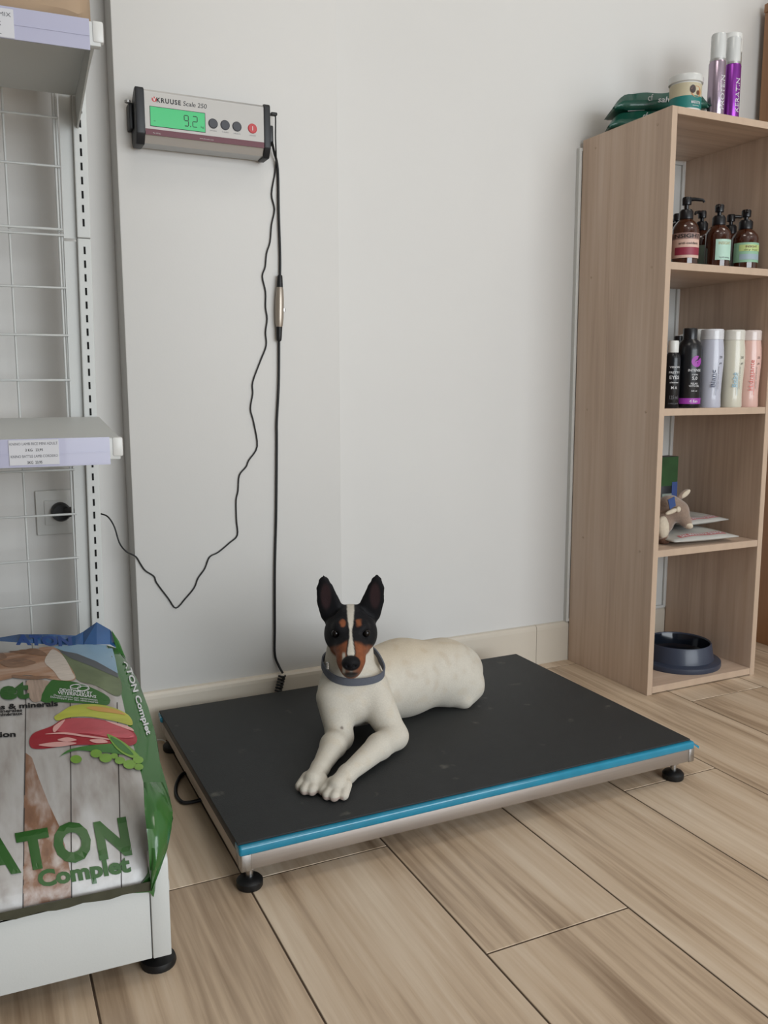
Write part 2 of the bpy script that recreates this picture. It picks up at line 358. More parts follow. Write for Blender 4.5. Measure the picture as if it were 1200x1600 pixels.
def dbox(name, xa, ya, xb, yb, m, th=.0012, dep=0.0, bev=0.0, par=t):
    a, b = dl(xa, ya), dl(xb, yb); return box(name, (min(a[0], b[0]), max(a[0], b[0]), DD-th, DD+.001, min(a[1], b[1]), max(a[1], b[1])), m, par, bevel=bev)
fp0, fp1 = .0005, DW-.0005
stz1 = (dl(226, 200.5)[1]+dl(412, 222.5)[1])/2; stz0 = (dl(226, 209.5)[1]+dl(412, 231.7)[1])/2
face = box('faceplate', (fp0, fp1, DD-.0008, DD+.001, stz0, H-.0045), M_face, t)
box('stripe', (fp0, fp1, DD-.0012, DD, stz0, stz1), M_maroon, face)
a, b = (dl(234.5, 166)+dl(235, 196))/2, (dl(320, 178)+dl(320, 207))/2
lz1, lz0 = (dl(234.5, 166)[1]+dl(320, 178)[1])/2, (dl(235, 196)[1]+dl(320, 207)[1])/2
box('screen_bezel', (a[0]-.001, b[0]+.001, DD-.0011, DD, lz0-.001, lz1+.001), M_ink, t)
lcd = box('screen', (a[0], b[0], DD-.0015, DD, lz0, lz1), M_lcd, t)
LW, LH = b[0]-a[0], lz1-lz0
def seg(digit, u0, w, v0, h, th):
    segs = {'a': (0, 1, 1, 1), 'b': (1, .5, 1, 1), 'c': (1, 0, 1, .5), 'd': (0, 0, 1, 0), 'e': (0, 0, 0, .5), 'f': (0, .5, 0, 1), 'g': (0, .5, 1, .5)}
    for ch in digit:
        xa, ya, xb, yb = segs[ch]
        X0, X1 = u0+xa*w-th*.5*(xa == xb)+th*.45*(xa != xb), u0+xb*w+th*.5*(xa == xb)-th*.45*(xa != xb)
        Y0, Y1 = v0+ya*h-th*.5*(ya == yb)+th*.35*(ya != yb), v0+yb*h+th*.5*(ya == yb)-th*.35*(ya != yb)
        box('digit_segment', (X0, X1, DD-.0017, DD-.0014, Y0, Y1), M_lcdink, lcd)
dh = LH*.56; dz = lz0+LH*.2
seg('abcdfg', a[0]+LW*.615, LW*.075, dz, dh, .0016); seg('abged', a[0]+LW*.77, LW*.085, dz, dh, .0016)
box('digit_point', (a[0]+LW*.722, a[0]+LW*.737, DD-.0017, DD-.0014, dz-.001, dz+.0012), M_lcdink, lcd)
flat_text('lettering', 'kg', plane_fn((a[0]+LW*.92, DD, dz), (.006, 0, 0), (0, 0, .004), (0, -1, 0), .0018), M_lcdink, lcd)
flat_text('lettering', '-o-', plane_fn((a[0]+LW*.05, DD, lz0+LH*.24), (.005, 0, 0), (0, 0, .003), (0, -1, 0), .0018), M_lcdink, lcd)
for k, (bx_, by_) in enumerate(((332.7, 193), (351.5, 195.7), (370, 198.2), (394.2, 201.5))):
    c = dl(bx_, by_); c[1] = dl((332.7+394.2)/2, (193+201.5)/2)[1]
    n = 24; v = []; r = .0094
    for dd, rr in ((DD, r), (DD-.0018, r), (DD-.0024, r*.85)):
        for i in range(n): v.append((c[0]+rr*math.cos(2*math.pi*i/n), dd, c[1]+rr*math.sin(2*math.pi*i/n)))
    f = [(j*n+i, j*n+(i+1) % n, (j+1)*n+(i+1) % n, (j+1)*n+i) for j in range(2) for i in range(n)]+[tuple(range(2*n, 3*n))]
    bo = mesh_obj('button', v, f, M_red if k == 3 else M_btn, t, label='round red power button' if k == 3 else None)
    w = ('ON/ZERO', 'TARE', 'HOLD', 'ON/OFF')[k]
    flat_text('lettering', w, plane_fn((c[0]-.007, DD, c[1]-.0145), (.014, 0, 0), (0, 0, .0022), (0, -1, 0), .001), M_grey, face)
    if k == 3: box('power_mark', (c[0]-.0006, c[0]+.0006, DD-.0027, DD-.0022, c[1]-.004, c[1]+.004), M_whitep, bo)
zt = (dl(244, 160)[1]+dl(282, 164)[1])/2+.0005
k0, k1 = dl(244.5, 160)[0], dl(282.5, 163)[0]; s0, s1 = dl(286, 164)[0], dl(323, 170)[0]
zt = (dl(244.5, 157.5)[1]+dl(282.5, 164.5)[1])/2-.0014
flat_text('lettering', 'KRUUSE', plane_fn((k0, DD, zt), (k1-k0, 0, 0), (0, 0, .0088), (0, -1, 0), .001), M_ink, face, bold=.03, spacing=1.22)
flat_text('lettering', 'Scale 250', plane_fn((s0, DD, zt), (s1-s0, 0, 0), (0, 0, .0088), (0, -1, 0), .001), mat('dark_print', (52, 52, 56), .6), face, bold=.005, shear=.12)
lg = dl(235, 156)[0]
n = 20; v = [(lg+.0015+.0055+.0048*math.cos(2*math.pi*i/n), DD-.001, zt+.0044+.0048*math.sin(2*math.pi*i/n)) for i in range(n)]+[(lg+.0015+.0055+.0048*math.cos(2*math.pi*i/n), DD, zt+.0044+.0048*math.sin(2*math.pi*i/n)) for i in range(n)]
mesh_obj('emblem', v, [tuple(range(n))]+[(i, (i+1) % n, n+(i+1) % n, n+i) for i in range(n)], M_red, face)
flat_text('lettering', 'V', plane_fn((lg+.0035, DD, zt+.001), (.007, 0, 0), (0, 0, .0078), (0, -1, 0), .0013), M_whitep, face, bold=.03)
flat_text('lettering', 'www.kruuse.com', plane_fn((DW*.44, DD, stz0+.003), (.028, 0, 0), (0, 0, .0025), (0, -1, 0), .0014), M_face, face)
flat_text('lettering', 'Max 250 kg', plane_fn((DW*.06, DD, stz0+.003), (.014, 0, 0), (0, 0, .0022), (0, -1, 0), .0014), M_face, face)

# ------------------------------------------------------------------ cables on the column
YC = -PO-.005
def wall_line(pts, Y=YC): return [px(x, y, Y=Y) for x, y in pts]
t = thing('scale_cable', 'thick black cable with silver inline connector hanging from display to platform', 'cable', px(443, 1053, Y=-PO-.02))
L0 = np.array(t.location)
up = [px(425, 222, Y=-PO-.03), px(428.5, 238, Y=-PO-.016)]+wall_line([(434, 264), (435.5, 330), (437.6, 396), (437.6, 434)])
tube('upper_cable', [q-L0 for q in spline(up, 6)], .0027, M_black, t)
YK = -PO-.011
ca, cb = px(437.4, 432, Y=YK), px(436, 532, Y=YK)
def seg_tube(name, fr, rs, m, par):
    return tube(name, [ca+(cb-ca)*f-L0 for f in fr], rs, m, par, n=16)
con = seg_tube('connector', [.16, .2, .35, .5, .65, .76, .79], [.0065, .0078, .0092, .0095, .0092, .0078, .0066], mat('satin_nickel', (188, 176, 162), .35, metal=.6), t)
seg_tube('strain_relief', [-.02, 0, .06, .17], [.0045, .0055, .006, .0068], M_black, t); seg_tube('strain_relief', [.78, .93, .99, 1.01], [.0068, .006, .0055, .004], M_black, t)
cm = ca+(cb-ca)*.52-L0; lathe('latch', [(.0035, 0), (.0035, .006)], M_chrome, con, n=10, c=(cm[0]+.0095, cm[1]-.001, cm[2]-.003))
lo = wall_line([(436, 532), (435.5, 600), (432.5, 660), (432.5, 690), (431.6, 800), (429.5, 890), (429.5, 980), (429.5, 1022)])+[px(435.5, 1040, Y=-PO-.008), px(442, 1052, Y=-PO-.018)]
tube('lower_cable', [q-L0 for q in spline(lo, 6)], .0027, M_black, t)
# coiled end that drops behind the platform
h0, h1 = px(441, 1055, Y=-PO-.024), px(431, 1095, Y=-PO-.026)
dv = (h1-h0)/np.linalg.norm(h1-h0); e1 = np.cross(dv, [0, 1, 0]); e1 /= np.linalg.norm(e1); e2 = np.cross(dv, e1)
hel = []
for i in range(12*9+1):
    f = i/(12*9); a = 2*math.pi*i/12; hel.append(h0+(h1-h0)*f+.0068*(math.cos(a)*e1+math.sin(a)*e2)-L0)
tube('coil', hel, .0024, M_black, t, n=6)
TH = [(430, 268), (424.4, 303), (429, 327), (424.4, 351), (422, 378), (416.6, 396), (414.5, 417), (410, 432), (415, 456), (415, 480), (417.5, 498), (415, 519), (416, 540), (407, 564), (395, 597), (395, 615), (391.4, 639), (396.5, 660), (402, 697.5), (389, 719), (384.5, 729.5), (374, 743), (372, 767), (369, 782), (369.5, 812), (371, 836), (359, 848), (341, 863), (327.5, 870.5), (320, 888.5), (309.5, 903.5), (303.5, 918.5), (290, 935), (275, 950), (263, 935), (245, 911), (240.5, 900.5), (227, 891.5), (219.5, 881), (212, 869.6)]
t = thing('power_cable', 'thin wavy black power cable looping across the white column to the socket', 'cable', px(274, 950, Y=-PO)); L0 = np.array(t.location)
pts = [px(425, 179, Y=-PO-.02), px(429, 179.5, Y=-PO-.02), px(430.5, 184, Y=-PO-.02), px(430.5, 215, Y=-PO-.024), px(431.5, 245, Y=-PO-.014)]+wall_line(TH, -PO-.003)
pts += [px(197, 861.5, Y=-PO-.004), px(186.5, 848, Y=-.07), px(179, 824, Y=-.065), px(170, 809, Y=-.06), px(160.4, 803.6, Y=-.05), px(140, 800, Y=-.04), px(118, 800, Y=-.032)]
tube('cord', [q-L0 for q in spline(pts, 4)], .0016, M_black, t, n=8)
qa, qb = px(422.5, 175.5, Y=-PO-.02)-L0, px(432.5, 185, Y=-PO-.02)-L0
box('angled_plug', (qa[0], qb[0], qa[1]-.006, qa[1]+.006, (qa[2]+qb[2])/2-.001, qa[2]), M_black, t, bevel=.002)
pc = px(95, 799.5, Y=-.02)-L0
v, f = lathe_vf([(.012, 0), (.019, .001), (.0195, .022), (.016, .03), (.0, .031)], 24)
v = [(pc[0]+q[0], pc[1]+.012-q[2], pc[2]+q[1]) for q in v]
pl = mesh_obj('plug', v, f, M_black, t, smooth=True, auto=.7)
pe = px(118, 800, Y=-.032)-L0
tube('plug_grip', [np.array([pc[0]+.004, pc[1]-.012, pc[2]]), np.array([pc[0]+.022, pc[1]-.012, pc[2]]), pe], [.012, .010, .003], M_black, pl, n=12)
# socket
a, b = px(54, 767, Y=-.001), px(119, 832, Y=-.001)
t = thing('power_socket', 'square white wall socket behind the white wire grid', 'socket', ((a[0]+b[0])/2, 0, (a[2]+b[2])/2))
hw, hh = (b[0]-a[0])/2, (a[2]-b[2])/2
box('cover_plate', (-hw, hw, -.008, 0, -hh, hh), M_whitep, t, bevel=.002); box('insert', (-hw*.58, hw*.58, -.011, -.007, -hh*.55, hh*.55), M_whitep, t, bevel=.001)
# loose cable on the floor beside the platform
t = thing('floor_cable', 'black cable looped on the floor at the left side of the platform', 'cable', px(280, 1245, Z=0)); L0 = np.array(t.location)
pts = [px(x, y, Z=.004) for x, y in ((310, 1210), (288, 1208), (277, 1222), (275, 1240), (284, 1253), (300, 1253), (322, 1247), (345, 1242))]
tube('cord', [q-L0 for q in spline(pts, 6)], .0035, M_black, t, n=8)
t = thing('white_wire', 'thin white wire end on the floor between feed bag and platform', 'cable', px(246, 1158, Z=0)); L0 = np.array(t.location)
tube('cord', [q-L0 for q in spline([px(x, y, Z=.006) for x, y in ((236, 1160), (246, 1156), (256, 1157), (262, 1163), (270, 1170))], 5)], .0012, M_whitep, t, n=6)

# ------------------------------------------------------------------ white gondola shelving on the left
GA = math.radians(-2.5)
t = thing('gondola_shelving', 'white metal shop shelving with slotted uprights and wire grid back', 'shelving', (.225, -.15, 0), GA)
LEAN = math.tan(math.radians(.8))
def lx(z): return (z-.80)*LEAN
GL = -.965                                              # left end of the unit
def upright(xr, name='upright'):
    v = []
    for z in (0.0, 1.037): 
        v += [(xr+lx(z)-.0245, .0, z), (xr+lx(z), .0, z), (xr+lx(z), .045, z), (xr+lx(z)-.0245, .045, z)]
    u = mesh_obj(name, v, BOXF, M_white, t, bevel=.002)
    v = []
    for z in (1.038, 1.95):
        v += [(xr+lx(z)-.0245, .0, z), (xr+lx(z), .0, z), (xr+lx(z), .045, z), (xr+lx(z)-.0245, .045, z)]
    u2 = mesh_obj(name, v, BOXF, M_white, t, bevel=.002)
    z = .16; k = 0
    while z < 1.93:
        if not 1.02 < z < 1.055:
            q = xr+lx(z)-.0122; par = u if z < 1.04 else u2
            box('slot', (q-.0018, q+.0018, -.0006, .004, z-.0068, z+.0068), M_dark, par)
        z += .02515
    return u
upright(0.0); upright(GL+.0245)
for z0, z1 in ((.14, 1.032), (1.037, 1.93)):
    v = []
    for z in (z0, z1): v += [(lx(z)-.0475, .012, z), (lx(z)-.0245, .012, z), (lx(z)-.0245, .015, z), (lx(z)-.0475, .015, z)]
    mesh_obj('flange', v, BOXF, M_white, t)
    v = []
    for z in (z0, z1): v += [(GL+.0245, .012, z), (GL+.0475, .012, z), (GL+.0475, .015, z), (GL+.0245, .015, z)]
    mesh_obj('flange', v, BOXF, M_white, t)
def wire(p, q, par): tube('wire', [p, q], .0022, M_white, par, n=8)
def grid_panel(zs, z0, z1):
    g = mesh_obj('grid_panel', *tube_vf([(GL+.045, .012, z0), (-.047+lx(z0)*.5, .012, z0)], .0024, 8), M_white, t, smooth=True)
    for z in zs+[z1]: wire((GL+.045, .012, z), (-.046+lx(z)*.5, .012, z), g)
    x = -.0485
    xl = [-.0485, -.0535]
    while x > GL+.05: x -= .0905; xl.append(x)
    for x in xl: wire((x+lx(z0)*.4, .0165, z0-.004), (x+lx(z1)*.4, .0165, z1+.004), g)
grid_panel([.250, .340, .428, .515], .165, .602); grid_panel([.690, .774, .858, .946], .6105, 1.042); grid_panel([1.165, 1.251, 1.338, 1.425, 1.512], 1.0525, 1.60)
def shelf(zf, zb, dep, x0, x1, lip, nm):
    """steel shelf: deck (front zf, back zb), front lip, price strip, tapered end brackets"""
    v = [(x0, -dep, zf-.002), (x1, -dep, zf-.002), (x1, -.002, zb-.002), (x0, -.002, zb-.002), (x0, -dep, zf), (x1, -dep, zf), (x1, -.002, zb), (x0, -.002, zb)]
    d = mesh_obj('shelf', v, BOXF, M_white, t)
    box('front_lip', (x0, x1, -dep-.002, -dep+.012, zf-.034, zf-.0005), M_white, d, bevel=.002)
    for xb, s in ((x1, 1), (x0, -1)):
        pr = [(-dep+.012, zf-.030), (-.001, zb-.058), (-.001, zb-.0025), (-dep*.5, (zf+zb)/2-.0025), (-dep+.012, zf-.0025)]
        a, b = (xb-.013, xb-.010) if s > 0 else (xb+.010, xb+.013)
        prism('bracket', pr, 'X', a, b, M_white, d)
        box('end_cap', (min(xb-s*.012, xb+s*.004), max(xb-s*.012, xb+s*.004), -dep-.004, -dep+.012, zf-.029, zf+.001), M_whitep, d, bevel=.003)
    st = box('price_strip', (x0+.004, x1-.016, -dep-.0045, -dep-.002, zf-.041, zf+.0015), M_strip, d)
    box('strip_ridge', (x0+.004, x1-.016, -dep-.0052, -dep-.004, zf-.022, zf-.0205), M_strip, st)
    return d, st
d, st = shelf(.683, .704, .358, GL+.002, .001, .034, 'mid')
def tag(a, b, z0, z1, dep, par, lines):
    lb = box('price_label', (a, b, -dep-.0058, -dep-.0045, z0, z1), M_paper, par)
    n = len(lines)
    for i, (s, w, bold, m) in enumerate(lines):
        zz = z1-(z1-z0)*(i+.82)/n; W_ = (b-a)*w
        flat_text('lettering', s, plane_fn(((a+b)/2-W_/2, -dep-.0058, zz), (W_, 0, 0), (0, 0, (z1-z0)/n*.45), (0, -1, 0), .0003), m, lb, bold=bold)
tag(-.1595, -.0895, .6455, .683, .358, st, [('KNINO LAMB RICE MINI ADULT', .96, 0, M_grey), ('3 KG   23,95', .35, .01, M_ink), ('KNINO BATTLE LAMB CORDERO', .94, 0, M_grey), ('3KG  23,95', .3, .01, M_ink)])
d, st = shelf(1.291, 1.291, .352, GL+.002, .001, .034, 'top')
tag(-.185, -.117, 1.2505, 1.289, .352, st, [('PATE CAT MIX', .9, 0, M_grey), ('ADULT MIX', .5, .01, M_ink), (' - 1,20 - ', .5, 0, M_grey)])
lathe('bolt', [(.0035, 0), (.0035, .004)], M_chrome, t, n=10, c=(-.0055, -.012, 1.256))
# base: deck, kick plate, side plates, feet
D0 = -.71
box('base_deck', (GL, 0, D0+.003, 0, .118, .1325), M_white, t)
box('kick_plate', (GL+.026, -.0255, D0, D0+.012, .031, .1315), M_white, t, bevel=.001)
sp = [(.0, .031), (D0-.002, .031), (D0-.002, .158), (D0+.001, .166), (D0+.009, .170), (D0+.03, .170), (D0+.05, .136), (.0, .136)]
prism('side_plate', sp, 'X', -.0245, -.001, M_white, t, bevel=.0015); prism('side_plate', sp, 'X', GL+.001, GL+.0245, M_white, t, bevel=.0015)
for fx in (-.014, GL+.014):
    for fy in (D0+.032, -.04):
        lf = lathe('foot', [(.0, 0), (.0225, 0), (.0235, .004), (.022, .010), (.012, .0125)], M_black, t, n=24, c=(fx, fy, 0))
        lathe('foot_stem', [(.006, .011), (.006, .033)], M_chrome, lf, n=10, c=(fx, fy, 0))

# kraft bag on the top shelf
def gw(x, y, z): c, s = math.cos(GA), math.sin(GA); return np.array([.225+x*c-y*s, -.15+x*s+y*c, z])
o = gw(-.19, -.2, 1.2915)
t = thing('kraft_bag', 'brown kraft paper bag lying on the top white shelf', 'paper bag', tuple(o), GA)
random.seed(3); v, f = [], []; n = 40
hx, hy = .183, .155
zs = [0, .012, .04, .09, .15, .2, .235]
for j, z in enumerate(zs):
    for i in range(n):
        a = 2*math.pi*i/n; c, s = math.cos(a), math.sin(a); e = .28
        g = [.975, 1.0, 1.0, .985, .97, .9, .72][j]
        X = hx*g*math.copysign(abs(c)**e, c); Y = hy*g*math.copysign(abs(s)**e, s)
        k = .004 if 0 < j else .001
        v.append((X+random.uniform(-k, k), Y+random.uniform(-k, k), z+(random.uniform(-k, k) if j else 0)))
for j in range(len(zs)-1):
    for i in range(n): f.append((j*n+i, j*n+(i+1) % n, (j+1)*n+(i+1) % n, (j+1)*n+i))
f += [tuple(range(n))[::-1], tuple(range((len(zs)-1)*n, len(zs)*n))]
mesh_obj('bag_body', v, f, M_kraft, t, smooth=True, auto=.5)
box('side_fold', (hx*.96, hx*1.02, -.002, .002, .003, .2), M_kraft, t)

# ------------------------------------------------------------------ oak bookcase
BX, BW, BD, BH, BT = 1.4716, .3671, .3159, 1.3842, .016
BY1 = -.0145; BY0 = BY1-BD
t = thing('bookcase', 'narrow open oak veneer bookcase with three shelves against the wall', 'bookcase', (BX, BY0, 0))
def panel(name, b, m, axis):
    o = box(name, b, m, t, bevel=.0006, seg=1)
    x0, x1, y0, y1, z0, z1 = b
    box('edge_band', (x0+.0003, x1-.0003, y0-.0006, y0+.0006, z0+.0003, z1-.0003), M_edge, o)
    return o
panel('side_panel', (0, BT, 0, BD, 0, BH), M_oak, 'Z'); panel('side_panel', (BW-BT, BW, 0, BD, 0, BH), M_oak, 'Z')
panel('top_panel', (BT, BW-BT, 0, BD, BH-BT, BH), M_oakx, 'X'); panel('bottom_panel', (BT, BW-BT, 0, BD, .003, .02), M_oakx, 'X')
SH = [1.044, .706, .364, .02]
for z in SH[:3]: panel('shelf', (BT, BW-BT, .001, BD, z-.0168, z), M_oakx, 'X')
for z in (SH[0]-.008, SH[1]-.008, SH[2]-.008, BH-.03): 
    for y in (.045, BD-.05): mesh_obj('screw_cap', *[(lambda v, f: ([(-.0004-q[2], y+q[0], z+q[1]) for q in v], f))(*lathe_vf([(.003, 0), (.0028, .0006)], 10))][0], M_edge, t)
# white board fixed behind it, standing on the skirting
t2 = thing('backing_board', 'thin white board with raised rim standing behind the bookcase', 'board', (BX-.009, -.0005, HB))
bw = 1.823-BX+.009-.001; bh = 1.366-HB
box('panel', (0, bw, -.006, 0, 0, bh), M_whitep, t2)
for b in ((0, .008, -.0135, -.006, 0, bh), (bw-.008, bw, -.0135, -.006, 0, bh), (.008, bw-.008, -.0135, -.006, 0, .008), (.008, bw-.008, -.0135, -.006, bh-.008, bh)): box('rim', b, M_whitep, t2, bevel=.001)
# taller honey coloured cabinet at the right edge
t = thing('honey_cabinet', 'tall honey coloured wooden cabinet cut off by the right edge of the photo', 'cabinet', (2.083, -.02, 0))
box('side_panel', (0, .02, -.40, 0, .0, 1.79), M_honey, t, bevel=.001); box('side_panel', (.58, .6, -.40, 0, .0, 1.79), M_honey, t, bevel=.001)
box('top_panel', (-.004, .604, -.404, 0, 1.79, 1.812), M_honey, t, bevel=.001); box('back_panel', (.02, .58, -.012, -.002, .06, 1.79), M_honey, t)
for z in (.06, .48, .90, 1.32): box('shelf', (.02, .58, -.39, -.012, z, z+.018), M_honey, t)
box('plinth', (.02, .58, -.385, -.37, 0, .06), M_honey, t)

# ------------------------------------------------------------------ products in and on the bookcase
M_amber = mat('amber_glass', (74, 34, 18), .08, coat=.6, trans=.25, ior=1.5)
M_pump = mat('black_pump', (17, 18, 24), .3)
FRONT = -math.pi/2                                       # labels face the room
def at_shelf(pxx, pxy, Y, z): q = px(pxx, pxy, Y=Y); return (q[0], Y, z)
def pump_bottle(loc, label, R, H, az, lab, spout, group, amber=M_amber):
    t = thing('pump_bottle', label, 'bottle', loc, 0, group)
    hb = H*.70
    lathe('bottle', [(.0, 0), (R*.9, 0), (R, .003), (R, hb*.74), (R*.93, hb*.82), (R*.7, hb*.91), (R*.44, hb*.97), (R*.40, hb), (0, hb)], amber, t, n=36)
    lathe('pump_collar', [(R*.46, hb-.004), (R*.52, hb-.003), (R*.52, hb+.014), (R*.40, hb+.019), (R*.2, hb+.02)], M_pump, t, n=24)
    hd = lathe('pump_head', [(R*.17, hb+.018), (R*.17, H-.018), (R*.34, H-.017), (R*.36, H-.003), (R*.3, H)], M_pump, t, n=20)
    ca, sa = math.cos(spout), math.sin(spout)
    tube('spout', [(0, 0, H-.005), (ca*.018, sa*.018, H-.005), (ca*.036, sa*.036, H-.008), (ca*.039, sa*.039, H-.013)], [.005, .0042, .0034, .003], M_pump, hd, n=10)
    lab(t, R, hb, az)
    return t
def label_rose(t, R, hb, az):
    l = cyl_patch('label', (0, 0, 0), R+.0003, az, R*2.9, hb*.14, hb*.66, mat('label_blush', (224, 188, 172), .5), t)
    cyl_patch('label_band', (0, 0, 0), R+.0008, az+.15, R*2.2, hb*.20, hb*.36, mat('label_crimson', (150, 44, 68), .5), l)
    cyl_patch('label_band', (0, 0, 0), R+.0008, az, R*2.9, hb*.53, hb*.66, mat('label_taupe', (150, 120, 112), .5), l)
    flat_text('lettering', 'INSIGHT', cyl_fn((0, 0, 0), R+.0016, az, R*2.3, hb*.555, hb*.08), M_ink, l, bold=.02)
    flat_text('lettering', 'anti-oxidant', cyl_fn((0, 0, 0), R+.0012, az+.15, R*1.6, hb*.42, hb*.05), M_ink, l, bold=.01)
def label_mint(t, R, hb, az):
    l = cyl_patch('label', (0, 0, 0), R+.0003, az, R*1.5, hb*.16, hb*.62, mat('label_mint', (190, 226, 208), .5, var=.06, scale=30), t)
    flat_text('lettering', 'INSIGHT', cyl_fn((0, 0, 0), R+.0012, az, R*1.1, hb*.5, hb*.07), mat('gold_print', (196, 178, 120), .5), l)
    flat_text('lettering', 'hydrating', cyl_fn((0, 0, 0), R+.0012, az, R*.9, hb*.2, hb*.035), M_grey, l)
def label_lime(t, R, hb, az):
    l = cyl_patch('label', (0, 0, 0), R+.0003, az, R*2.6, hb*.16, hb*.62, mat('label_sage', (150, 196, 164), .5, var=.05, scale=25), t)
    cyl_patch('label_band', (0, 0, 0), R+.0008, az+.1, R*1.9, hb*.42, hb*.57, mat('label_yellowgreen', (196, 214, 140), .5), l)
    flat_text('lettering', 'INSIGHT', cyl_fn((0, 0, 0), R+.0014, az+.1, R*1.0, hb*.5, hb*.05), mat('brown_print', (110, 70, 40), .6), l, bold=.02)
    flat_text('lettering', 'dry hair', cyl_fn((0, 0, 0), R+.0014, az+.1, R*1.2, hb*.43, hb*.045), M_ink, l)
    cyl_patch('label_band', (0, 0, 0), R+.0008, az+.1, R*1.8, hb*.22, hb*.35, mat('label_greyblue', (160, 180, 190), .5), l)
def label_grey(t, R, hb, az):
    cyl_patch('label', (0, 0, 0), R+.0003, az, R*2.4, hb*.12, hb*.6, mat('label_greygreen', (140, 160, 146), .5), t)
G1 = 'amber pump bottles on the upper shelf'
RV = math.radians(-20)                                    # spouts point to the right
pump_bottle(at_shelf(1069, 408, -.285, SH[0]), 'amber pump bottle with blush and crimson label, leftmost in front on the upper shelf', .031, .158, math.radians(-125), label_rose, math.radians(-40), G1)
pump_bottle(at_shelf(1120, 410, -.285, SH[0]), 'amber pump bottle with small pale mint label, middle of the upper shelf', .030, .150, math.radians(-102), label_mint, math.radians(-140), G1)
pump_bottle(at_shelf(1162, 411, -.285, SH[0]), 'amber pump bottle with green and yellow label, right end of the upper shelf', .032, .145, math.radians(-112), label_lime, math.radians(-135), G1)
pump_bottle(at_shelf(1094, 404, -.21, SH[0]), 'amber pump bottle with grey green label, behind the blush labelled one', .029, .150, math.radians(-110), label_grey, math.radians(-160), G1)
pump_bottle(at_shelf(1139, 404, -.205, SH[0]), 'dark pump bottle with long spout, behind the mint labelled bottle', .029, .150, math.radians(-60), label_grey, math.radians(-30), G1)
pump_bottle(at_shelf(1056, 400, -.205, SH[0]), 'dark pump bottle half hidden by the left bookcase panel', .029, .138, math.radians(-110), label_grey, math.radians(60), G1)
# middle shelf
G2 = 'shampoo bottles on the middle shelf'
M_blk = mat('black_bottle', (22, 23, 28), .28); M_purple = mat('purple_print', (168, 62, 176), .45); M_wprint = mat('white_print', (226, 226, 228), .6)
q = at_shelf(1048, 636, -.292, SH[1])
t = thing('black_bottle', 'slim black bottle with white cap and white print beside left panel', 'bottle', q, 0, G2)
R = .0185
lathe('bottle', [(0, 0), (R*.92, 0), (R, .002), (R, .118), (R*.9, .127), (R*.6, .134), (0, .135)], M_blk, t, n=32)
lathe('cap', [(R*.66, .133), (R*.68, .134), (R*.68, .158), (R*.62, .161), (0, .161)], M_whitep, t, n=24)
for s, z, w, h, m in (('PRETTY', .083, 1.5, .005, M_wprint), ('EYES', .070, 1.3, .008, M_wprint), ('VISION', .096, 1.4, .0045, M_wprint), ('cleaner', .060, 1.2, .004, M_wprint), ('M A', .046, .8, .007, M_wprint), ('125 ml', .022, 1.1, .009, M_grey), ('CARE LINE', .010, 1.4, .003, M_grey)):
    flat_text('lettering', s, cyl_fn((0, 0, 0), R+.0004, math.radians(-115), R*w, z, h), m, t, bold=.015)
q = at_shelf(1073, 637, -.288, SH[1])
t = thing('black_shampoo_bottle', 'tall black bottle with purple ring emblem and purple band at its foot', 'bottle', q, 0, G2)
R = .0305
lathe('bottle', [(0, 0), (R*.94, 0), (R, .003), (R, .138), (R*.95, .148), (R*.8, .158), (R*.56, .165), (R*.53, .167), (0, .167)], M_blk, t, n=40)
lathe('cap', [(R*.55, .165), (R*.55, .189), (R*.5, .192), (0, .192)], M_blk, t, n=28)
AZ = math.radians(-98)
cyl_patch('label_band', (0, 0, 0), R+.0003, AZ-.5, R*2.6, .010, .024, M_purple, t)
n = 24; v = []
def ring(c_u, c_z, r0, r1, a0=0, a1=2*math.pi):
    v, f = [], []
    for i in range(n+1):
        a = a0+(a1-a0)*i/n
        for r in (r0, r1):
            aa = AZ+(c_u+r*math.cos(a))/R; v.append((math.cos(aa)*(R+.0006), math.sin(aa)*(R+.0006), c_z+r*math.sin(a)))
    for i in range(n): f.append((2*i, 2*i+1, 2*i+3, 2*i+2))
    return v, f
mesh_obj('emblem', *ring(0, .112, .0045, .0135, math.radians(70), math.radians(400)), M_purple, t); mesh_obj('emblem', *ring(.002, .108, .002, .0062), M_purple, t)
for s, z, w, h in (('INTENSE', .088, 1.1, .006), ('care', .079, .5, .004), ('5.0', .068, .45, .008), ('RELAX', .057, .6, .0045), ('WITH OIL', .051, .9, .0045), ('500 ml', .040, .5, .003), ('4 fun', .0135, .7, .007)):
    flat_text('lettering', s, cyl_fn((0, 0, 0), R+.0007, AZ-.12, R*w, z, h), M_wprint, t, bold=.015)
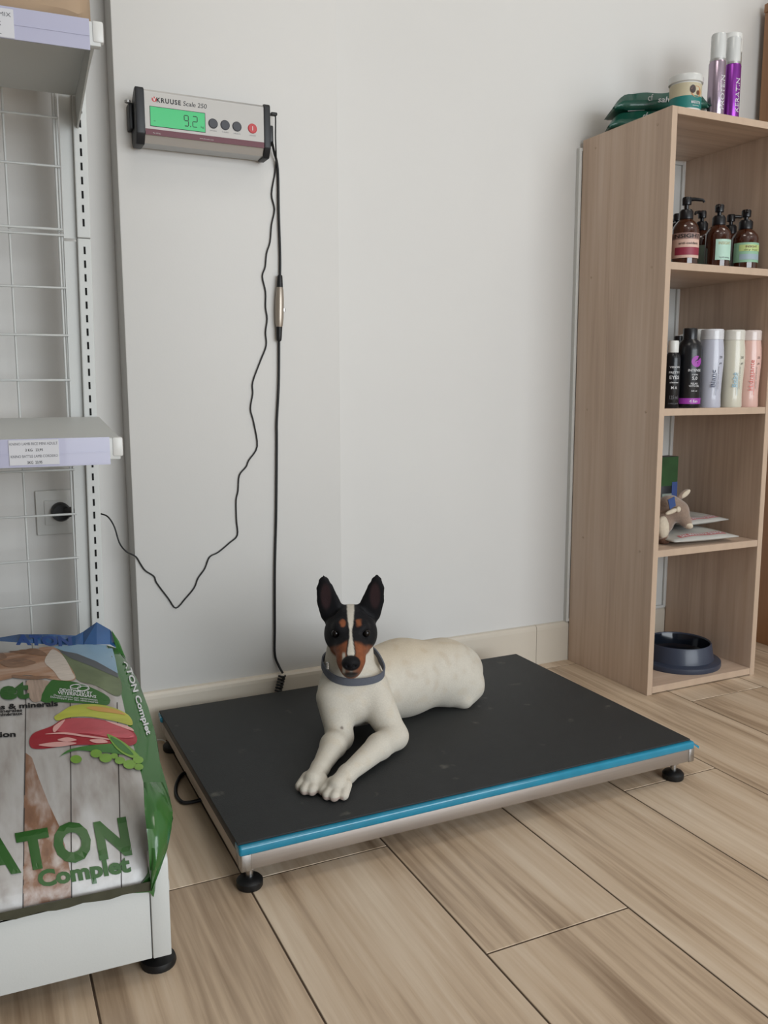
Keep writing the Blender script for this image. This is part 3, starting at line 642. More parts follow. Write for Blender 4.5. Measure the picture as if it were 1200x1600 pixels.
def hourglass(loc, label, rgb, word, wm, top):
    t = thing('shampoo_bottle', label, 'bottle', loc, 0, G2); R = .0288
    m = mat('pearl_'+word, rgb, .3, coat=.3)
    prof = [(0, 0), (R*.93, 0), (R*.97, .003), (R*.93, .03), (R*.95, .06), (R*1.02, .10), (R*1.04, .125), (R*1.0, .148), (R*.93, .166), (R*.92, .168), (0, .168)]
    prof = [(r, z*.985) for r, z in prof]
    lathe('bottle', prof, m, t, n=40)
    lathe('cap', [(R*.93, .1655), (R*.955, .166), (R*.945, .183), (R*.96, .187), (R*.90, .1905), (0, .1905)], mat('frosted_'+word, top, .25, coat=.3), t, n=36)
    az = math.radians(-122)
    flat_text('lettering', word, cyl_fn((0, 0, 0), R*1.045+.0006, az, {'Blanc': .042, 'Bebé': .036, 'Hidratante': .075}[word], .05 if word != 'Hidratante' else .042, .0115, True), wm, t)
    a2 = az+.30
    flat_text('lettering', 'champú para perros', cyl_fn((0, 0, 0), R*1.045+.0006, a2+.12, .055, .045, .0034, True), M_grey, t)
    cyl_patch('rule', (0, 0, 0), R*1.045+.0004, a2-.05, .0009, .03, .085, wm, t, n=2)
    flat_text('lettering', '250', cyl_fn((0, 0, 0), R*1.045+.0006, a2+.3, .009, .120, .006), M_ink, t)
    flat_text('lettering', 'ph', cyl_fn((0, 0, 0), R*1.045+.0006, a2+.3, .007, .106, .005), M_ink, t)
    return t
hourglass(at_shelf(1107, 638, -.294, SH[1]), 'pearly lilac grey shampoo bottle with dark slate lettering on the middle shelf', (198, 200, 214), 'Blanc', mat('ink_slate', (60, 70, 100), .5), (222, 222, 226))
hourglass(at_shelf(1140, 638, -.294, SH[1]), 'pearly cream shampoo bottle with pale blue word on the middle shelf', (222, 218, 200), 'Bebé', mat('ink_skyblue', (150, 200, 224), .5), (226, 222, 212))
q = at_shelf(1171, 638, -.296, SH[1])
hourglass((min(q[0], BX+BW-BT-.031), -.296, SH[1]), 'pearly pink shampoo bottle with coral lettering at the right end', (232, 190, 178), 'Hidratante', mat('ink_coral', (232, 104, 92), .5), (226, 210, 204))
q = at_shelf(1087, 632, -.21, SH[1])
t = thing('capped_bottle', 'white capped bottle standing behind the tall black bottle', 'bottle', q, 0, G2)
lathe('bottle', [(0, 0), (.026, 0), (.028, .003), (.028, .16), (.026, .166), (0, .167)], mat('pearl_grey', (200, 200, 196), .35), t, n=32); lathe('cap', [(.026, .165), (.026, .193), (.024, .196), (0, .196)], M_whitep, t, n=28)
q = at_shelf(1056, 632, -.19, SH[1])
t = thing('spray_bottle', 'clear white bottle in the back corner behind the slim black bottle', 'bottle', q, 0, G2)
lathe('bottle', [(0, 0), (.024, 0), (.026, .003), (.026, .13), (.02, .15), (.01, .158), (0, .158)], mat('milky_plastic', (206, 208, 204), .3, coat=.2), t, n=28); lathe('cap', [(.012, .156), (.012, .178), (.01, .18), (0, .18)], M_blk, t, n=20)
hd = tube('nozzle', [(0, 0, .176), (.012, -.012, .182), (.024, -.024, .190)], [.006, .005, .003], M_whitep, t)

# lower middle shelf: carton, plush donkey, two pouches
q = at_shelf(1044, 850, -.10, SH[2])
t = thing('printed_carton', 'small upright green and black pack in the corner of the lower shelf', 'pack', (q[0], q[1], SH[2]), 0)
box('carton', (-.055, .004, -.02, .02, 0, .205), mat('carton_black', (30, 34, 38), .4), t, bevel=.001)
box('print_panel', (-.054, .003, -.0206, -.019, .125, .204), mat('carton_green', (44, 80, 40), .4, var=.25, scale=25), t)
box('print_panel', (-.016, .003, -.0212, -.020, .02, .135), mat('carton_blue', (62, 84, 140), .4, var=.1, scale=30), t)
box('print_panel', (-.05, -.016, -.0212, -.020, .088, .104), mat('carton_grey', (140, 150, 140), .4), t)
# pouches: flat pillow packs
M_pouch = mat('silver_pouch', (196, 194, 188), .35, coat=.3, var=.06, scale=25, bump=.25, bscale=35)
M_pink = mat('pouch_red_print', (206, 120, 122), .5)
def pouch(loc, rz, label, W_, L_, T_, group, words=None):
    t = thing('flat_pouch', label, 'pouch', loc, rz, group)
    n, m = 20, 14; v, f = [], []
    for side in (1, 0):
        for i in range(n+1):
            for j in range(m+1):
                u, w = i/n*2-1, j/m*2-1
                b = max(0, (1-abs(u)**3)*(1-abs(w)**2.4))**.6
                z = T_*.5+T_*.5*b if side else T_*.42*(1-b)
                z += (.0018*math.sin(7*u+3*w)*b if side else 0)
                v.append((u*W_/2*(1-.03*b), w*L_/2, z+.0004))
    K = (n+1)*(m+1)
    for i in range(n):
        for j in range(m):
            a = i*(m+1)+j; q4 = (a, a+1, a+m+2, a+m+1); f.append(q4[::-1]); f.append(tuple(K+k for k in q4))
    rim = [i*(m+1) for i in range(n+1)]+[n*(m+1)+j for j in range(1, m+1)]+[i*(m+1)+m for i in range(n-1, -1, -1)]+[j for j in range(m-1, 0, -1)]
    for a, b in zip(rim, rim[1:]+rim[:1]): f.append((a, b, K+b, K+a))
    body = mesh_obj('pouch_body', v, f, M_pouch, t, smooth=True)
    bv = BVHTree.FromPolygons([tuple(q) for q in v], f)
    def on(u, w, e=.0007):
        h = bv.ray_cast(Vector((u, w, 1)), Vector((0, 0, -1)))[0]; return (u, w, (h.z if h else T_)+e)
    # printed band along the near end
    v2, f2 = [], []
    for i in range(25):
        for j in range(4): v2.append(on(-W_*.36+W_*.72*i/24, -L_*.44+j*L_*.022))
    for i in range(24):
        for j in range(3): f2.append((i*4+j, i*4+j+1, i*4+j+5, i*4+j+4))
    mesh_obj('print_band', v2, f2, M_pink, body)
    v3, f3 = text_vf('SAL MARINHA SNACK', .02)
    me = bpy.data.meshes.new('lettering'); me.from_pydata([on(-W_*.33+W_*.66*a, -L_*.43+b*L_*.05, .0012) for a, b in v3], [], f3); me.materials.append(M_wprint)
    o = bpy.data.objects.new('lettering', me); COL.objects.link(o); o.parent = body
    return t
G3 = 'silver pouches on the lower shelf'
pouch((BX+.190, BY0+.118, SH[2]), math.radians(-3), 'silver pouch with red print, lower of the two on the lower shelf', .205, .22, .030, G3)
pouch((BX+.236, BY0+.172, SH[2]+.0305), math.radians(6), 'silver pouch with red print lying on top of the other pouch', .175, .2, .028, G3)
# plush donkey hanging over the pouches
M_plush = mat('grey_plush', (150, 128, 112), .95, var=.12, scale=120, bump=.5, bscale=300, sheen=.5); M_cream = mat('cream_plush', (220, 206, 184), .95, var=.06, scale=120, bump=.4, bscale=300)
# ---- implicit surfaces (smooth unions) for soft bodies
class Field:
    def __init__(self, lo, hi, h):
        self.lo = np.array(lo, float); self.h = h; self.n = np.ceil((np.array(hi)-self.lo)/h).astype(int)+1
        self.F = np.full(self.n, .06, np.float32); self.ax = [self.lo[i]+h*np.arange(self.n[i]) for i in range(3)]
    def _sub(self, lo, hi):
        a = np.clip(np.floor((np.array(lo)-self.lo)/self.h).astype(int), 0, self.n); b = np.clip(np.ceil((np.array(hi)-self.lo)/self.h).astype(int)+1, 0, self.n)
        sl = tuple(slice(a[i], b[i]) for i in range(3))
        X, Y, Z = np.meshgrid(*[self.ax[i][sl[i]] for i in range(3)], indexing='ij')
        return sl, np.stack([X, Y, Z], -1)
    def _mix(self, sl, d, k, sub):
        A = self.F[sl]
        if sub:
            d = -d; h = np.maximum(k-np.abs(A-d), 0)/k; self.F[sl] = np.maximum(A, d)+h*h*k/4
        else:
            h = np.maximum(k-np.abs(A-d), 0)/k; self.F[sl] = np.minimum(A, d)-h*h*k/4
    def cap(self, p, q, r0, r1, k=.015, sub=False):
        p, q = np.array(p, float), np.array(q, float); R = max(r0, r1)+.03
        sl, P = self._sub(np.minimum(p, q)-R, np.maximum(p, q)+R)
        v = q-p; t = np.clip(((P-p)@v)/max(v@v, 1e-12), 0, 1)
        d = np.linalg.norm(P-p-t[..., None]*v, axis=-1)-(r0+(r1-r0)*t)
        self._mix(sl, d.astype(np.float32), k, sub)
    def ell(self, c, rad, k=.015, R=None, sub=False):
        c = np.array(c, float); rad = np.array(rad, float); m = max(rad)+.03
        sl, P = self._sub(c-m, c+m); Q = P-c
        if R is not None: Q = Q@R.T            # rows of R: local axes
        k0 = np.linalg.norm(Q/rad, axis=-1); k1 = np.linalg.norm(Q/(rad*rad), axis=-1)+1e-9
        self._mix(sl, (k0*(k0-1)/k1).astype(np.float32), k, sub)
    def flat(self, o, R, pts, squash, k=.006, sub=False):
        """flattened tapered chain: pts = [(a, b, c, r)] in local axes R, first axis squashed"""
        P3 = [np.array(o)+np.array(q[:3])@R for q in pts]; m = max(q[3] for q in pts)+.03
        sl, P = self._sub(np.min(P3, 0)-m, np.max(P3, 0)+m); Q = (P-np.array(o))@R.T; best = None
        sc = np.array([1/squash, 1, 1])
        for A, B in zip(pts[:-1], pts[1:]):
            a, b = np.array(A[:3]), np.array(B[:3]); v = (b-a); t = np.clip(((Q-a)[..., 1:]@v[1:])/max(v[1:]@v[1:], 1e-12), 0, 1)
            d = np.linalg.norm((Q-a-t[..., None]*v)*sc, axis=-1)-(A[3]+(B[3]-A[3])*t)
            best = d if best is None else np.minimum(best, d)
        self._mix(sl, (best*max(.45, squash)).astype(np.float32), k, sub)
    def sample(self, P):
        g = (np.atleast_2d(P)-self.lo)/self.h; i = np.clip(np.floor(g).astype(int), 0, self.n-2); t = g-i; out = 0
        for a in (0, 1):
            for b in (0, 1):
                for c in (0, 1):
                    w = (t[:, 0] if a else 1-t[:, 0])*(t[:, 1] if b else 1-t[:, 1])*(t[:, 2] if c else 1-t[:, 2])
                    out = out+w*self.F[i[:, 0]+a, i[:, 1]+b, i[:, 2]+c]
        return out
    def mesh(self):
        F = self.F; inside = F < 0; n = self.n; nc = n-1
        acc = {}; S3 = np.zeros((*nc, 3), np.float32); C = np.zeros(nc, np.float32); quads = []
        for ax in range(3):
            s0 = [slice(None)]*3; s1 = [slice(None)]*3; s0[ax] = slice(0, -1); s1[ax] = slice(1, None)
            cr = inside[tuple(s0)] != inside[tuple(s1)]
            I = np.argwhere(cr); f0 = F[tuple(s0)][cr]; f1 = F[tuple(s1)][cr]; t = f0/(f0-f1)
            pos = I.astype(np.float32); pos[:, ax] += t
            o1, o2 = [(1, 2), (2, 0), (0, 1)][ax]
            ok = np.ones(len(I), bool); cells = []
            for d1, d2 in ((0, 0), (-1, 0), (-1, -1), (0, -1)):
                J = I.copy(); J[:, o1] += d1; J[:, o2] += d2
                v = ((J >= 0) & (J < nc)).all(1); ok &= v; Jv = np.clip(J, 0, nc-1)
                np.add.at(S3, (Jv[v, 0], Jv[v, 1], Jv[v, 2]), pos[v]); np.add.at(C, (Jv[v, 0], Jv[v, 1], Jv[v, 2]), 1)
                cells.append(Jv)
            flip = f0 < 0
            q = np.stack([(c[:, 0]*nc[1]+c[:, 1])*nc[2]+c[:, 2] for c in cells], 1)
            q[~flip] = q[~flip][:, ::-1]; quads.append(q[ok])
        quads = np.concatenate(quads); used = np.unique(quads); remap = np.zeros(nc.prod(), np.int64); remap[used] = np.arange(len(used))
        V = (S3.reshape(-1, 3)[used]/C.reshape(-1)[used][:, None])*self.h+self.lo
        return V, remap[quads]
def field_obj(name, fld, m, parent, loc, colors=None, smooth_iter=2):
    V, Q = fld.mesh()
    # light Laplacian smoothing
    E = np.concatenate([Q[:, [0, 1]], Q[:, [1, 2]], Q[:, [2, 3]], Q[:, [3, 0]]])
    for _ in range(smooth_iter):
        A = np.zeros_like(V); c = np.zeros(len(V)); np.add.at(A, E[:, 0], V[E[:, 1]]); np.add.at(A, E[:, 1], V[E[:, 0]]); np.add.at(c, E[:, 0], 1); np.add.at(c, E[:, 1], 1)
        V = V*.5+.5*A/c[:, None]
    me = bpy.data.meshes.new(name); L = np.array(loc)
    me.vertices.add(len(V)); me.vertices.foreach_set('co', (V-L).astype(np.float32).ravel())
    me.loops.add(len(Q)*4); me.loops.foreach_set('vertex_index', Q.astype(np.int32).ravel())
    me.polygons.add(len(Q)); me.polygons.foreach_set('loop_start', np.arange(0, len(Q)*4, 4, dtype=np.int32)); me.polygons.foreach_set('loop_total', np.full(len(Q), 4, np.int32))
    me.update(); me.validate(); me.shade_smooth()
    if colors is not None:
        ca = me.color_attributes.new('coat', 'FLOAT_COLOR', 'POINT'); ca.data.foreach_set('color', colors(V).astype(np.float32).ravel())
    me.materials.append(m); o = bpy.data.objects.new(name, me); COL.objects.link(o); o.parent = parent
    return o

# plush donkey
PY = -.275
def pp(x, y, Y=PY): return px(x, y, Y=Y)
base = pp(1033, 850); base = np.array([max(base[0], BX+BT+.03), PY, SH[2]])
t = thing('plush_donkey', 'grey plush donkey with cream muzzle and blue tag beside the pouches', 'soft toy', tuple(base))
hx0 = BX+BT+.006
fl = Field((hx0, -.325, SH[2]), (hx0+.17, -.18, SH[2]+.17), .003)
def cl(q): return np.array([max(q[0], hx0+.012), q[1], q[2]])
fl.cap(cl(pp(1030, 806, -.235)), cl(pp(1044, 796, -.25)), .036, .033, .012); fl.cap(cl(pp(1030, 815, -.235)), cl(pp(1036, 818, -.25)), .034, .026, .012)
fl.cap(pp(1048, 791, -.258), pp(1060, 798, -.27), .027, .025, .012); fl.cap(pp(1060, 797, -.27), pp(1072, 816, -.285), .022, .0145, .01)
fl.cap(cl(pp(1032, 815, -.25)), cl(pp(1035, 838, -.265)), .02, .015, .01); fl.cap(cl(pp(1030, 815, -.225)), cl(pp(1030, 838, -.215)), .02, .015, .01)
pl = field_obj('body', fl, M_plush, t, base)
def soft(name, c, rad, m, par, rot=0.0):
    v, f = lathe_vf([(math.sin(math.pi*i/10), -math.cos(math.pi*i/10)) for i in range(1, 10)], 18)
    M3 = Matrix.Rotation(rot, 3, 'Y'); c = np.array(c)-base
    return mesh_obj(name, [np.array(M3 @ Vector((q[0]*rad[0], q[1]*rad[1], q[2]*rad[2])))+c for q in v], f, m, par, smooth=True)
e = soft('ear', pp(1067, 773, -.262), (.0085, .006, .022), M_plush, t, math.radians(58)); soft('ear_lining', pp(1071.5, 771.5, -.266), (.007, .004, .017), M_cream, e, math.radians(58))
e = soft('ear', pp(1050, 799, -.292), (.006, .005, .022), M_cream, t, math.radians(76))
soft('eye', pp(1060, 796, -.295), (.0075, .004, .0075), M_cream, t); soft('muzzle', pp(1073.5, 820, -.286), (.0155, .0155, .0095), M_cream, t, math.radians(30))
soft('nostril', pp(1076, 816, -.296), (.0015, .001, .0015), M_plush, t)
soft('chest', cl(pp(1036, 824, -.272)), (.017, .012, .030), M_cream, t, math.radians(-8))
for q in (cl(pp(1037, 845, -.268)), cl(pp(1030, 845, -.215))): q[2] = SH[2]+.011; soft('hoof', q, (.015, .017, .011), mat('brown_plush', (112, 82, 66), .95), t)
v = [pp(x, y, -.30)-base for x, y in ((1044, 781), (1054, 776), (1056, 790), (1047, 796))]
mesh_obj('cloth_tag', [q for q in v]+[q+np.array([0, .002, 0]) for q in v], BOXF, mat('tag_blue', (44, 74, 132), .6), t, label='dark blue cloth tag')

# food bowl on the bottom board
R = .086; bc = np.array([BX+.187, BY0+.122, SH[3]])
while True:
    e = max((px_x for px_x in [600+F_PX*((np.array([bc[0]+R*1.28*math.cos(a), bc[1]+R*1.28*math.sin(a), SH[3]+.012])-CAM)@_rt)/((np.array([bc[0]+R*1.28*math.cos(a), bc[1]+R*1.28*math.sin(a), SH[3]+.012])-CAM)@_fw) for a in np.linspace(0, 6.28, 40)]))
    if e >= 1127 or bc[0] > BX+BW-BT-.112: break
    bc[0] += .002
t = thing('food_bowl', 'dark blue plastic pet bowl with wide foot rim on the bottom board', 'bowl', tuple(bc))
M_navy = mat('navy_plastic', (58, 66, 84), .38, coat=.1); M_navyin = mat('navy_gloss', (26, 32, 42), .1)
lathe('outer_bowl', [(.0, .0), (R*1.26, .0), (R*1.28, .004), (R*1.27, .013), (R*1.22, .016), (R*1.1, .0165), (R*1.06, .018), (R*.98, .058), (R*.96, .0605), (R*.93, .0595), (R*.92, .057)], M_navy, t, n=64, caps=False)
lathe('inner_bowl', [(R*.925, .0585), (R*.91, .052), (R*.86, .03), (R*.7, .02), (.001, .0185)], M_navyin, t, n=64, caps=False)

# things on top of the bookcase
TOP = BH
M_gw = mat('wipes_green', (28, 92, 76), .35, coat=.25, var=.12, scale=18, bump=.3, bscale=40)
def wipes(loc, rz, label, tilt=0.0):
    t = thing('wipes_pack', label, 'wipes pack', loc, rz, 'green wipes packs'); Lx, Ly, T_ = .235, .115, .040
    n, m = 26, 12; v, f = [], []
    for side in (1, 0):
        for i in range(n+1):
            for j in range(m+1):
                u, w = i/n*2-1, j/m*2-1
                b = min(1, max(0, (1-abs(u))/.3))**.7*min(1, max(0.0, (1-abs(w))/.08))**.5
                zz = T_*.5+(T_*.5*b if side else -T_*.5*b)
                zz += (.002*math.sin(9*u+2*w)+.0015*math.sin(15*w+4*u))*b if side else 0
                droop = -T_*.35*max(0, abs(u)-.8)/.2
                v.append((u*Lx/2, w*Ly/2*(1-.1*max(0, abs(u)-.75)), max(.0003, zz+droop)+tilt*u))
    K = (n+1)*(m+1)
    for i in range(n):
        for j in range(m):
            a = i*(m+1)+j; q4 = (a, a+1, a+m+2, a+m+1); f.append(q4[::-1]); f.append(tuple(K+k for k in q4))
    rim = [i*(m+1) for i in range(n+1)]+[n*(m+1)+j for j in range(1, m+1)]+[i*(m+1)+m for i in range(n-1, -1, -1)]+[j for j in range(m-1, 0, -1)]
    for a, b in zip(rim, rim[1:]+rim[:1]): f.append((a, b, K+b, K+a))
    b = mesh_obj('pack_body', v, f, M_gw, t, smooth=True)
    # printing on the near long side
    flat_text('lettering', 'salvia', plane_fn((-.012, -Ly/2, T_*.36), (.045, 0, 0), (0, 0, T_*.34), (0, -1, 0), .0015), M_wprint, b, bold=.01, shear=.15)
    flat_text('lettering', 'cf', plane_fn((-.036, -Ly/2, T_*.45), (.012, 0, 0), (0, 0, T_*.4), (0, -1, 0), .0015), M_wprint, b)
    flat_text('lettering', 'toallitas', plane_fn((-.042, -Ly/2, T_*.22), (.02, 0, 0), (0, 0, T_*.1), (0, -1, 0), .0015), M_grey, b)
    for k in range(2): tube('print_line', [(-.07+.02*k, -Ly/2+.01+.012*k, T_*1.0+.001), (-.05+.02*k, -Ly/2+.012+.012*k, T_*1.02+.0015), (-.03+.03*k, -Ly/2+.012+.012*k, T_*1.03+.0015)], .0007, M_wprint, b, n=5)
    return t
wipes((1.588, -.140, TOP), math.radians(-31), 'green wipes pack lying directly on the bookcase top, lower of the two')
wipes((1.596, -.140, TOP+.0425), math.radians(-27), 'green wipes pack with white lettering, stacked on the other pack')
q = px(1070, 168, Y=-.285)
t = thing('product_jar', 'white lidded jar with beige and teal label at the front of the bookcase top', 'jar', (q[0], -.285, TOP))
R = .0365
lathe('jar', [(0, 0), (R*.94, 0), (R*.97, .003), (R*.97, .062), (R*.94, .066), (0, .066)], M_whitep, t, n=48)
lathe('lid', [(R*.98, .065), (R*1.06, .066), (R*1.07, .078), (R*1.03, .0815), (0, .0815)], mat('translucent_lid', (226, 226, 222), .25, coat=.2), t, n=48)
AZ = math.radians(-108)
l = cyl_patch('label', (0, 0, 0), R*.97+.0003, AZ, R*4.4, .032, .062, mat('label_beige', (206, 196, 166), .5), t, n=40); cyl_patch('label_band', (0, 0, 0), R*.97+.0004, AZ, R*4.4, .007, .0335, mat('label_teal', (30, 128, 122), .5), l, n=40)
az2 = AZ+.28
def disc(cu, cz, ru, rz, m, e):
    n = 22; v = [((R*.97+e)*math.cos(az2+(cu+ru*math.cos(2*math.pi*i/n))/R), (R*.97+e)*math.sin(az2+(cu+ru*math.cos(2*math.pi*i/n))/R), cz+rz*math.sin(2*math.pi*i/n)) for i in range(n)]
    mesh_obj('label_spot', v, [tuple(range(n))], m, l)
disc(.0, .042, .0145, .0125, mat('label_tan', (206, 146, 96), .5), .0012); disc(-.010, .047, .007, .009, mat('label_darkbrown', (60, 38, 30), .5), .0016); disc(.004, .040, .0045, .005, mat('label_brown', (110, 66, 42), .5), .0018)
flat_text('lettering', 'MASCOTAS', cyl_fn((0, 0, 0), R*.97+.0018, az2, .026, .016, .006), M_wprint, l, bold=.02); flat_text('lettering', 'bienestar', cyl_fn((0, 0, 0), R*.97+.0018, az2, .018, .0105, .003), M_wprint, l)
def can(loc, label, m, word, Hb, R, capm):
    t = thing('aerosol_can', label, 'aerosol can', loc, 0, 'aerosol cans on the bookcase top')
    lathe('can_body', [(0, 0), (R*.96, 0), (R, .002), (R, Hb-.005), (R*.9, Hb), (0, Hb)], m, t, n=40)
    lathe('cap', [(R*.86, Hb-.001), (R*.86, Hb+.058), (R*.78, Hb+.062), (0, Hb+.062)], capm, t, n=32)
    lathe('cap_ring', [(R*.93, Hb-.001), (R*.93, Hb+.004)], M_alu, t, n=32)
    az = math.radians(-92)
    flat_text('lettering', word, cyl_fn((0, 0, 0), R+.0005, az, .078, Hb*.26, .0125, True), M_wprint, t, bold=.01)
    flat_text('lettering', 'spray', cyl_fn((0, 0, 0), R+.0005, az, .016, Hb*.12, .004), M_wprint, t); flat_text('lettering', '300 ml', cyl_fn((0, 0, 0), R+.0005, az, .014, Hb*.06, .003), M_wprint, t)
    return t
M_capw = mat('clear_white_cap', (224, 226, 224), .25, coat=.3)
q = px(1117.5, 178, Y=-.235); can((q[0], -.235, TOP), 'silver lilac aerosol can with white cap on the bookcase top', mat('lilac_metal', (190, 172, 190), .22, metal=.75), 'PROTEIN', .154, .0205, M_capw)
q = px(1141, 179, Y=-.235); can((q[0], -.235, TOP), 'bright purple aerosol can with white cap beside the lilac can', mat('purple_metal', (150, 58, 172), .25, metal=.55), 'KERATIN', .154, .0200, M_capw)
q = px(1145, 176, Y=-.165)
t = thing('lotion_bottle', 'tall clear bottle with white lid behind the purple can', 'bottle', (min(q[0], BX+BW-.028), -.165, TOP))
lathe('bottle', [(0, 0), (.026, 0), (.0275, .003), (.0275, .205), (.026, .21), (0, .21)], mat('clear_plastic', (214, 220, 214), .2, trans=.5, coat=.2), t, n=36)
lathe('cap', [(.0265, .209), (.028, .210), (.028, .252), (.026, .255), (0, .255)], M_whitep, t, n=36)
flat_text('lettering', '971', cyl_fn((0, 0, 0), .0281, math.radians(-105), .022, .175, .014), M_grey, t)
cyl_patch('label', (0, 0, 0), .0277, math.radians(-105), .05, .01, .11, mat('label_paleaqua', (206, 224, 214), .5), t)

# ------------------------------------------------------------------ big pet food bag lying on the gondola base
BXC = -.012
st = [(-.862, .1355, .168, .176, .150), (-.855, .158, .172, .186, .158), (-.838, .180, .178, .196, .172), (-.80, .203, .184, .212, .186), (-.74, .221, .187, .219, .190), (-.67, .236, .189, .222, .200), (-.60, .251, .190, .230, .212), (-.52, .270, .194, .234, .226), (-.44, .290, .197, .234, .240), (-.38, .304, .198, .230, .250), (-.335, .311, .197, .226, .255), (-.305, .300, .198, .215, .245), (-.28, .26, .19, .205, .215), (-.27, .20, .18, .19, .18)]
ZB = .1335; nf = 17; V_, F_, ring_n = [], [], None
random.seed(11)
for k, (Y, h, xf, xg, zg) in enumerate(st):
    rg = []
    def dent(u, kk=k): return .0028*math.sin(kk*1.7+u*5)*(1-abs(u)) if 0 < kk < len(st)-2 else 0
    for i in range(nf):                                  # printed face, left to right
        u = i/(nf-1)*2-1; x = BXC+u*(xf-BXC)
        rg.append((x, Y, h-.010*abs(u)**5+dent(u)))
    w = .006*math.sin(k*2.3)
    rg += [(xf+(xg-xf)*.6, Y, h-.018), (xg, Y+w*.2, zg+(h-zg)*.35), (xg+w*.4, Y, zg), (xg-.012-(.004 if k % 2 else 0), Y, zg-(zg-.17)*.6 if zg > .17 else zg-.006), (min(.166, xg-.02), Y, max(ZB+.004, min(.168, zg-.012))), (.160, Y, ZB)]
    rg += [(BXC, Y, ZB), (2*BXC-.160, Y, ZB), (2*BXC-min(.166, xg-.02), Y, max(ZB+.004, min(.168, zg-.012))), (2*BXC-xg, Y, zg), (2*BXC-xf-(xg-xf)*.6, Y, h-.018)]
    ring_n = len(rg); V_ += rg
for k in range(len(st)-1):
    for i in range(ring_n): F_.append((k*ring_n+i, (k+1)*ring_n+i, (k+1)*ring_n+(i+1) % ring_n, k*ring_n+(i+1) % ring_n))
F_.append(tuple(range(ring_n))); F_.append(tuple(range((len(st)-1)*ring_n, len(st)*ring_n))[::-1])
BO = np.array([BXC, -.56, ZB])
t = thing('pet_food_bag', 'large plump dog food bag with wood print, green sides and green lettering', 'pet food bag', tuple(BO))
M_bagg = mat('bag_green_film', (58, 112, 52), .22, coat=.35, var=.12, scale=9, bump=.5, bscale=16)
# grey washed boards printed on the face
M_bagf = wood('bag_board_print', (136, 122, 112), (192, 188, 184), (220, 220, 220), 'Y', rough=.32, freq=14, ratio=.14, bump=.02, fine=70, coat=.15)
body = mesh_obj('bag_body', [np.array(q)-BO for q in V_], F_, [M_bagg, M_bagf], t, smooth=True, auto=.9)
for p_ in body.data.polygons:
    i = p_.vertices[:]; 
    if len(i) == 4 and all(a % ring_n < nf for a in i): p_.material_index = 1
bagBV = BVHTree.FromPolygons([tuple(q) for q in V_], F_)
def hit(x, y, eps):
    d = pray(x, y); d = d/np.linalg.norm(d)
    loc, nor, idx, dist = bagBV.ray_cast(Vector(CAM), Vector(d))
    if loc is None: return None
    if nor.dot(Vector(d)) > 0: nor = -nor
    return np.array(loc+nor*eps)-BO
def bag_text(s, x0, y0, x1, y1, hgt, m, bold=0.0, lean=0.0, eps=.0016, shear=0.0):
    """print a line of lettering on the bag: baseline between two pixels, capital height in pixels"""
    v, f = text_vf(s, bold, shear); pts = []
    L = math.hypot(x1-x0, y1-y0); ux, uy = (x1-x0)/L, (y1-y0)/L
    bm = bmesh.new(); vs = [bm.verts.new((a*L, b*hgt, 0)) for a, b in v]
    for q in f:
        try: bm.faces.new([vs[i] for i in q])
        except ValueError: pass
    bmesh.ops.triangulate(bm, faces=bm.faces)
    for _ in range(3):
        ed = [e for e in bm.edges if e.calc_length() > 12]
        if not ed: break
        bmesh.ops.subdivide_edges(bm, edges=ed, cuts=1); bmesh.ops.triangulate(bm, faces=bm.faces)
    bad = []
    for w in bm.verts:
        a, b = w.co.x, w.co.y
        h = hit(x0+ux*a+(uy+lean)*b, y0+uy*a-ux*b, eps)
        if h is None: bad.append(w)
        else: w.co = Vector(h)
    bmesh.ops.delete(bm, geom=bad, context='VERTS')
    me = bpy.data.meshes.new('lettering'); bm.to_mesh(me); bm.free(); me.materials.append(m)
    o = bpy.data.objects.new('lettering', me); COL.objects.link(o); o.parent = body
    return o
def bag_print(name, poly, m, eps=.0007, size=10):
    tr = tessellate_polygon([[Vector((x, y, 0)) for x, y in poly]]); bm = bmesh.new(); vs = [bm.verts.new((x, y, 0)) for x, y in poly]
    for q in tr:
        try: bm.faces.new([vs[i] for i in q])
        except ValueError: pass
    for _ in range(6):
        ed = [e for e in bm.edges if e.calc_length() > size]
        if not ed: break
        bmesh.ops.subdivide_edges(bm, edges=ed, cuts=1); bmesh.ops.triangulate(bm, faces=bm.faces)
    bad = []
    for w in bm.verts:
        h = hit(w.co.x, w.co.y, eps)
        if h is None: bad.append(w)
        else: w.co = Vector(h)
    bmesh.ops.delete(bm, geom=bad, context='VERTS'); bmesh.ops.recalc_face_normals(bm, faces=bm.faces)
    me = bpy.data.meshes.new(name); bm.to_mesh(me); bm.free(); me.materials.append(m); me.shade_smooth()
    o = bpy.data.objects.new(name, me); COL.objects.link(o); o.parent = body
    return o
def smooth_poly(pts, sub=5):
    P = [np.array(q, float) for q in pts]; out = []; n = len(P)
    for i in range(n):
        p0, p1, p2, p3 = P[i-1], P[i], P[(i+1) % n], P[(i+2) % n]
        for k in range(sub):
            u = k/sub; out.append(tuple(.5*((2*p1)+(-p0+p2)*u+(2*p0-5*p1+4*p2-p3)*u*u+(-p0+3*p1-3*p2+p3)*u**3)))
    return out
M_sky = mat('bag_sky_print', (150, 182, 206), .3, var=.12, scale=10); M_blue = mat('bag_blue_film', (52, 92, 142), .25, coat=.3, var=.2, scale=14, bump=.3, bscale=30)
M_olive = mat('bag_olive_print', (112, 124, 92), .3, var=.2, scale=30); M_furp = wood('bag_fur_print', (112, 80, 58), (176, 134, 104), (222, 202, 186), 'X', rough=.35, freq=30, ratio=.25, bump=.02, fine=120)
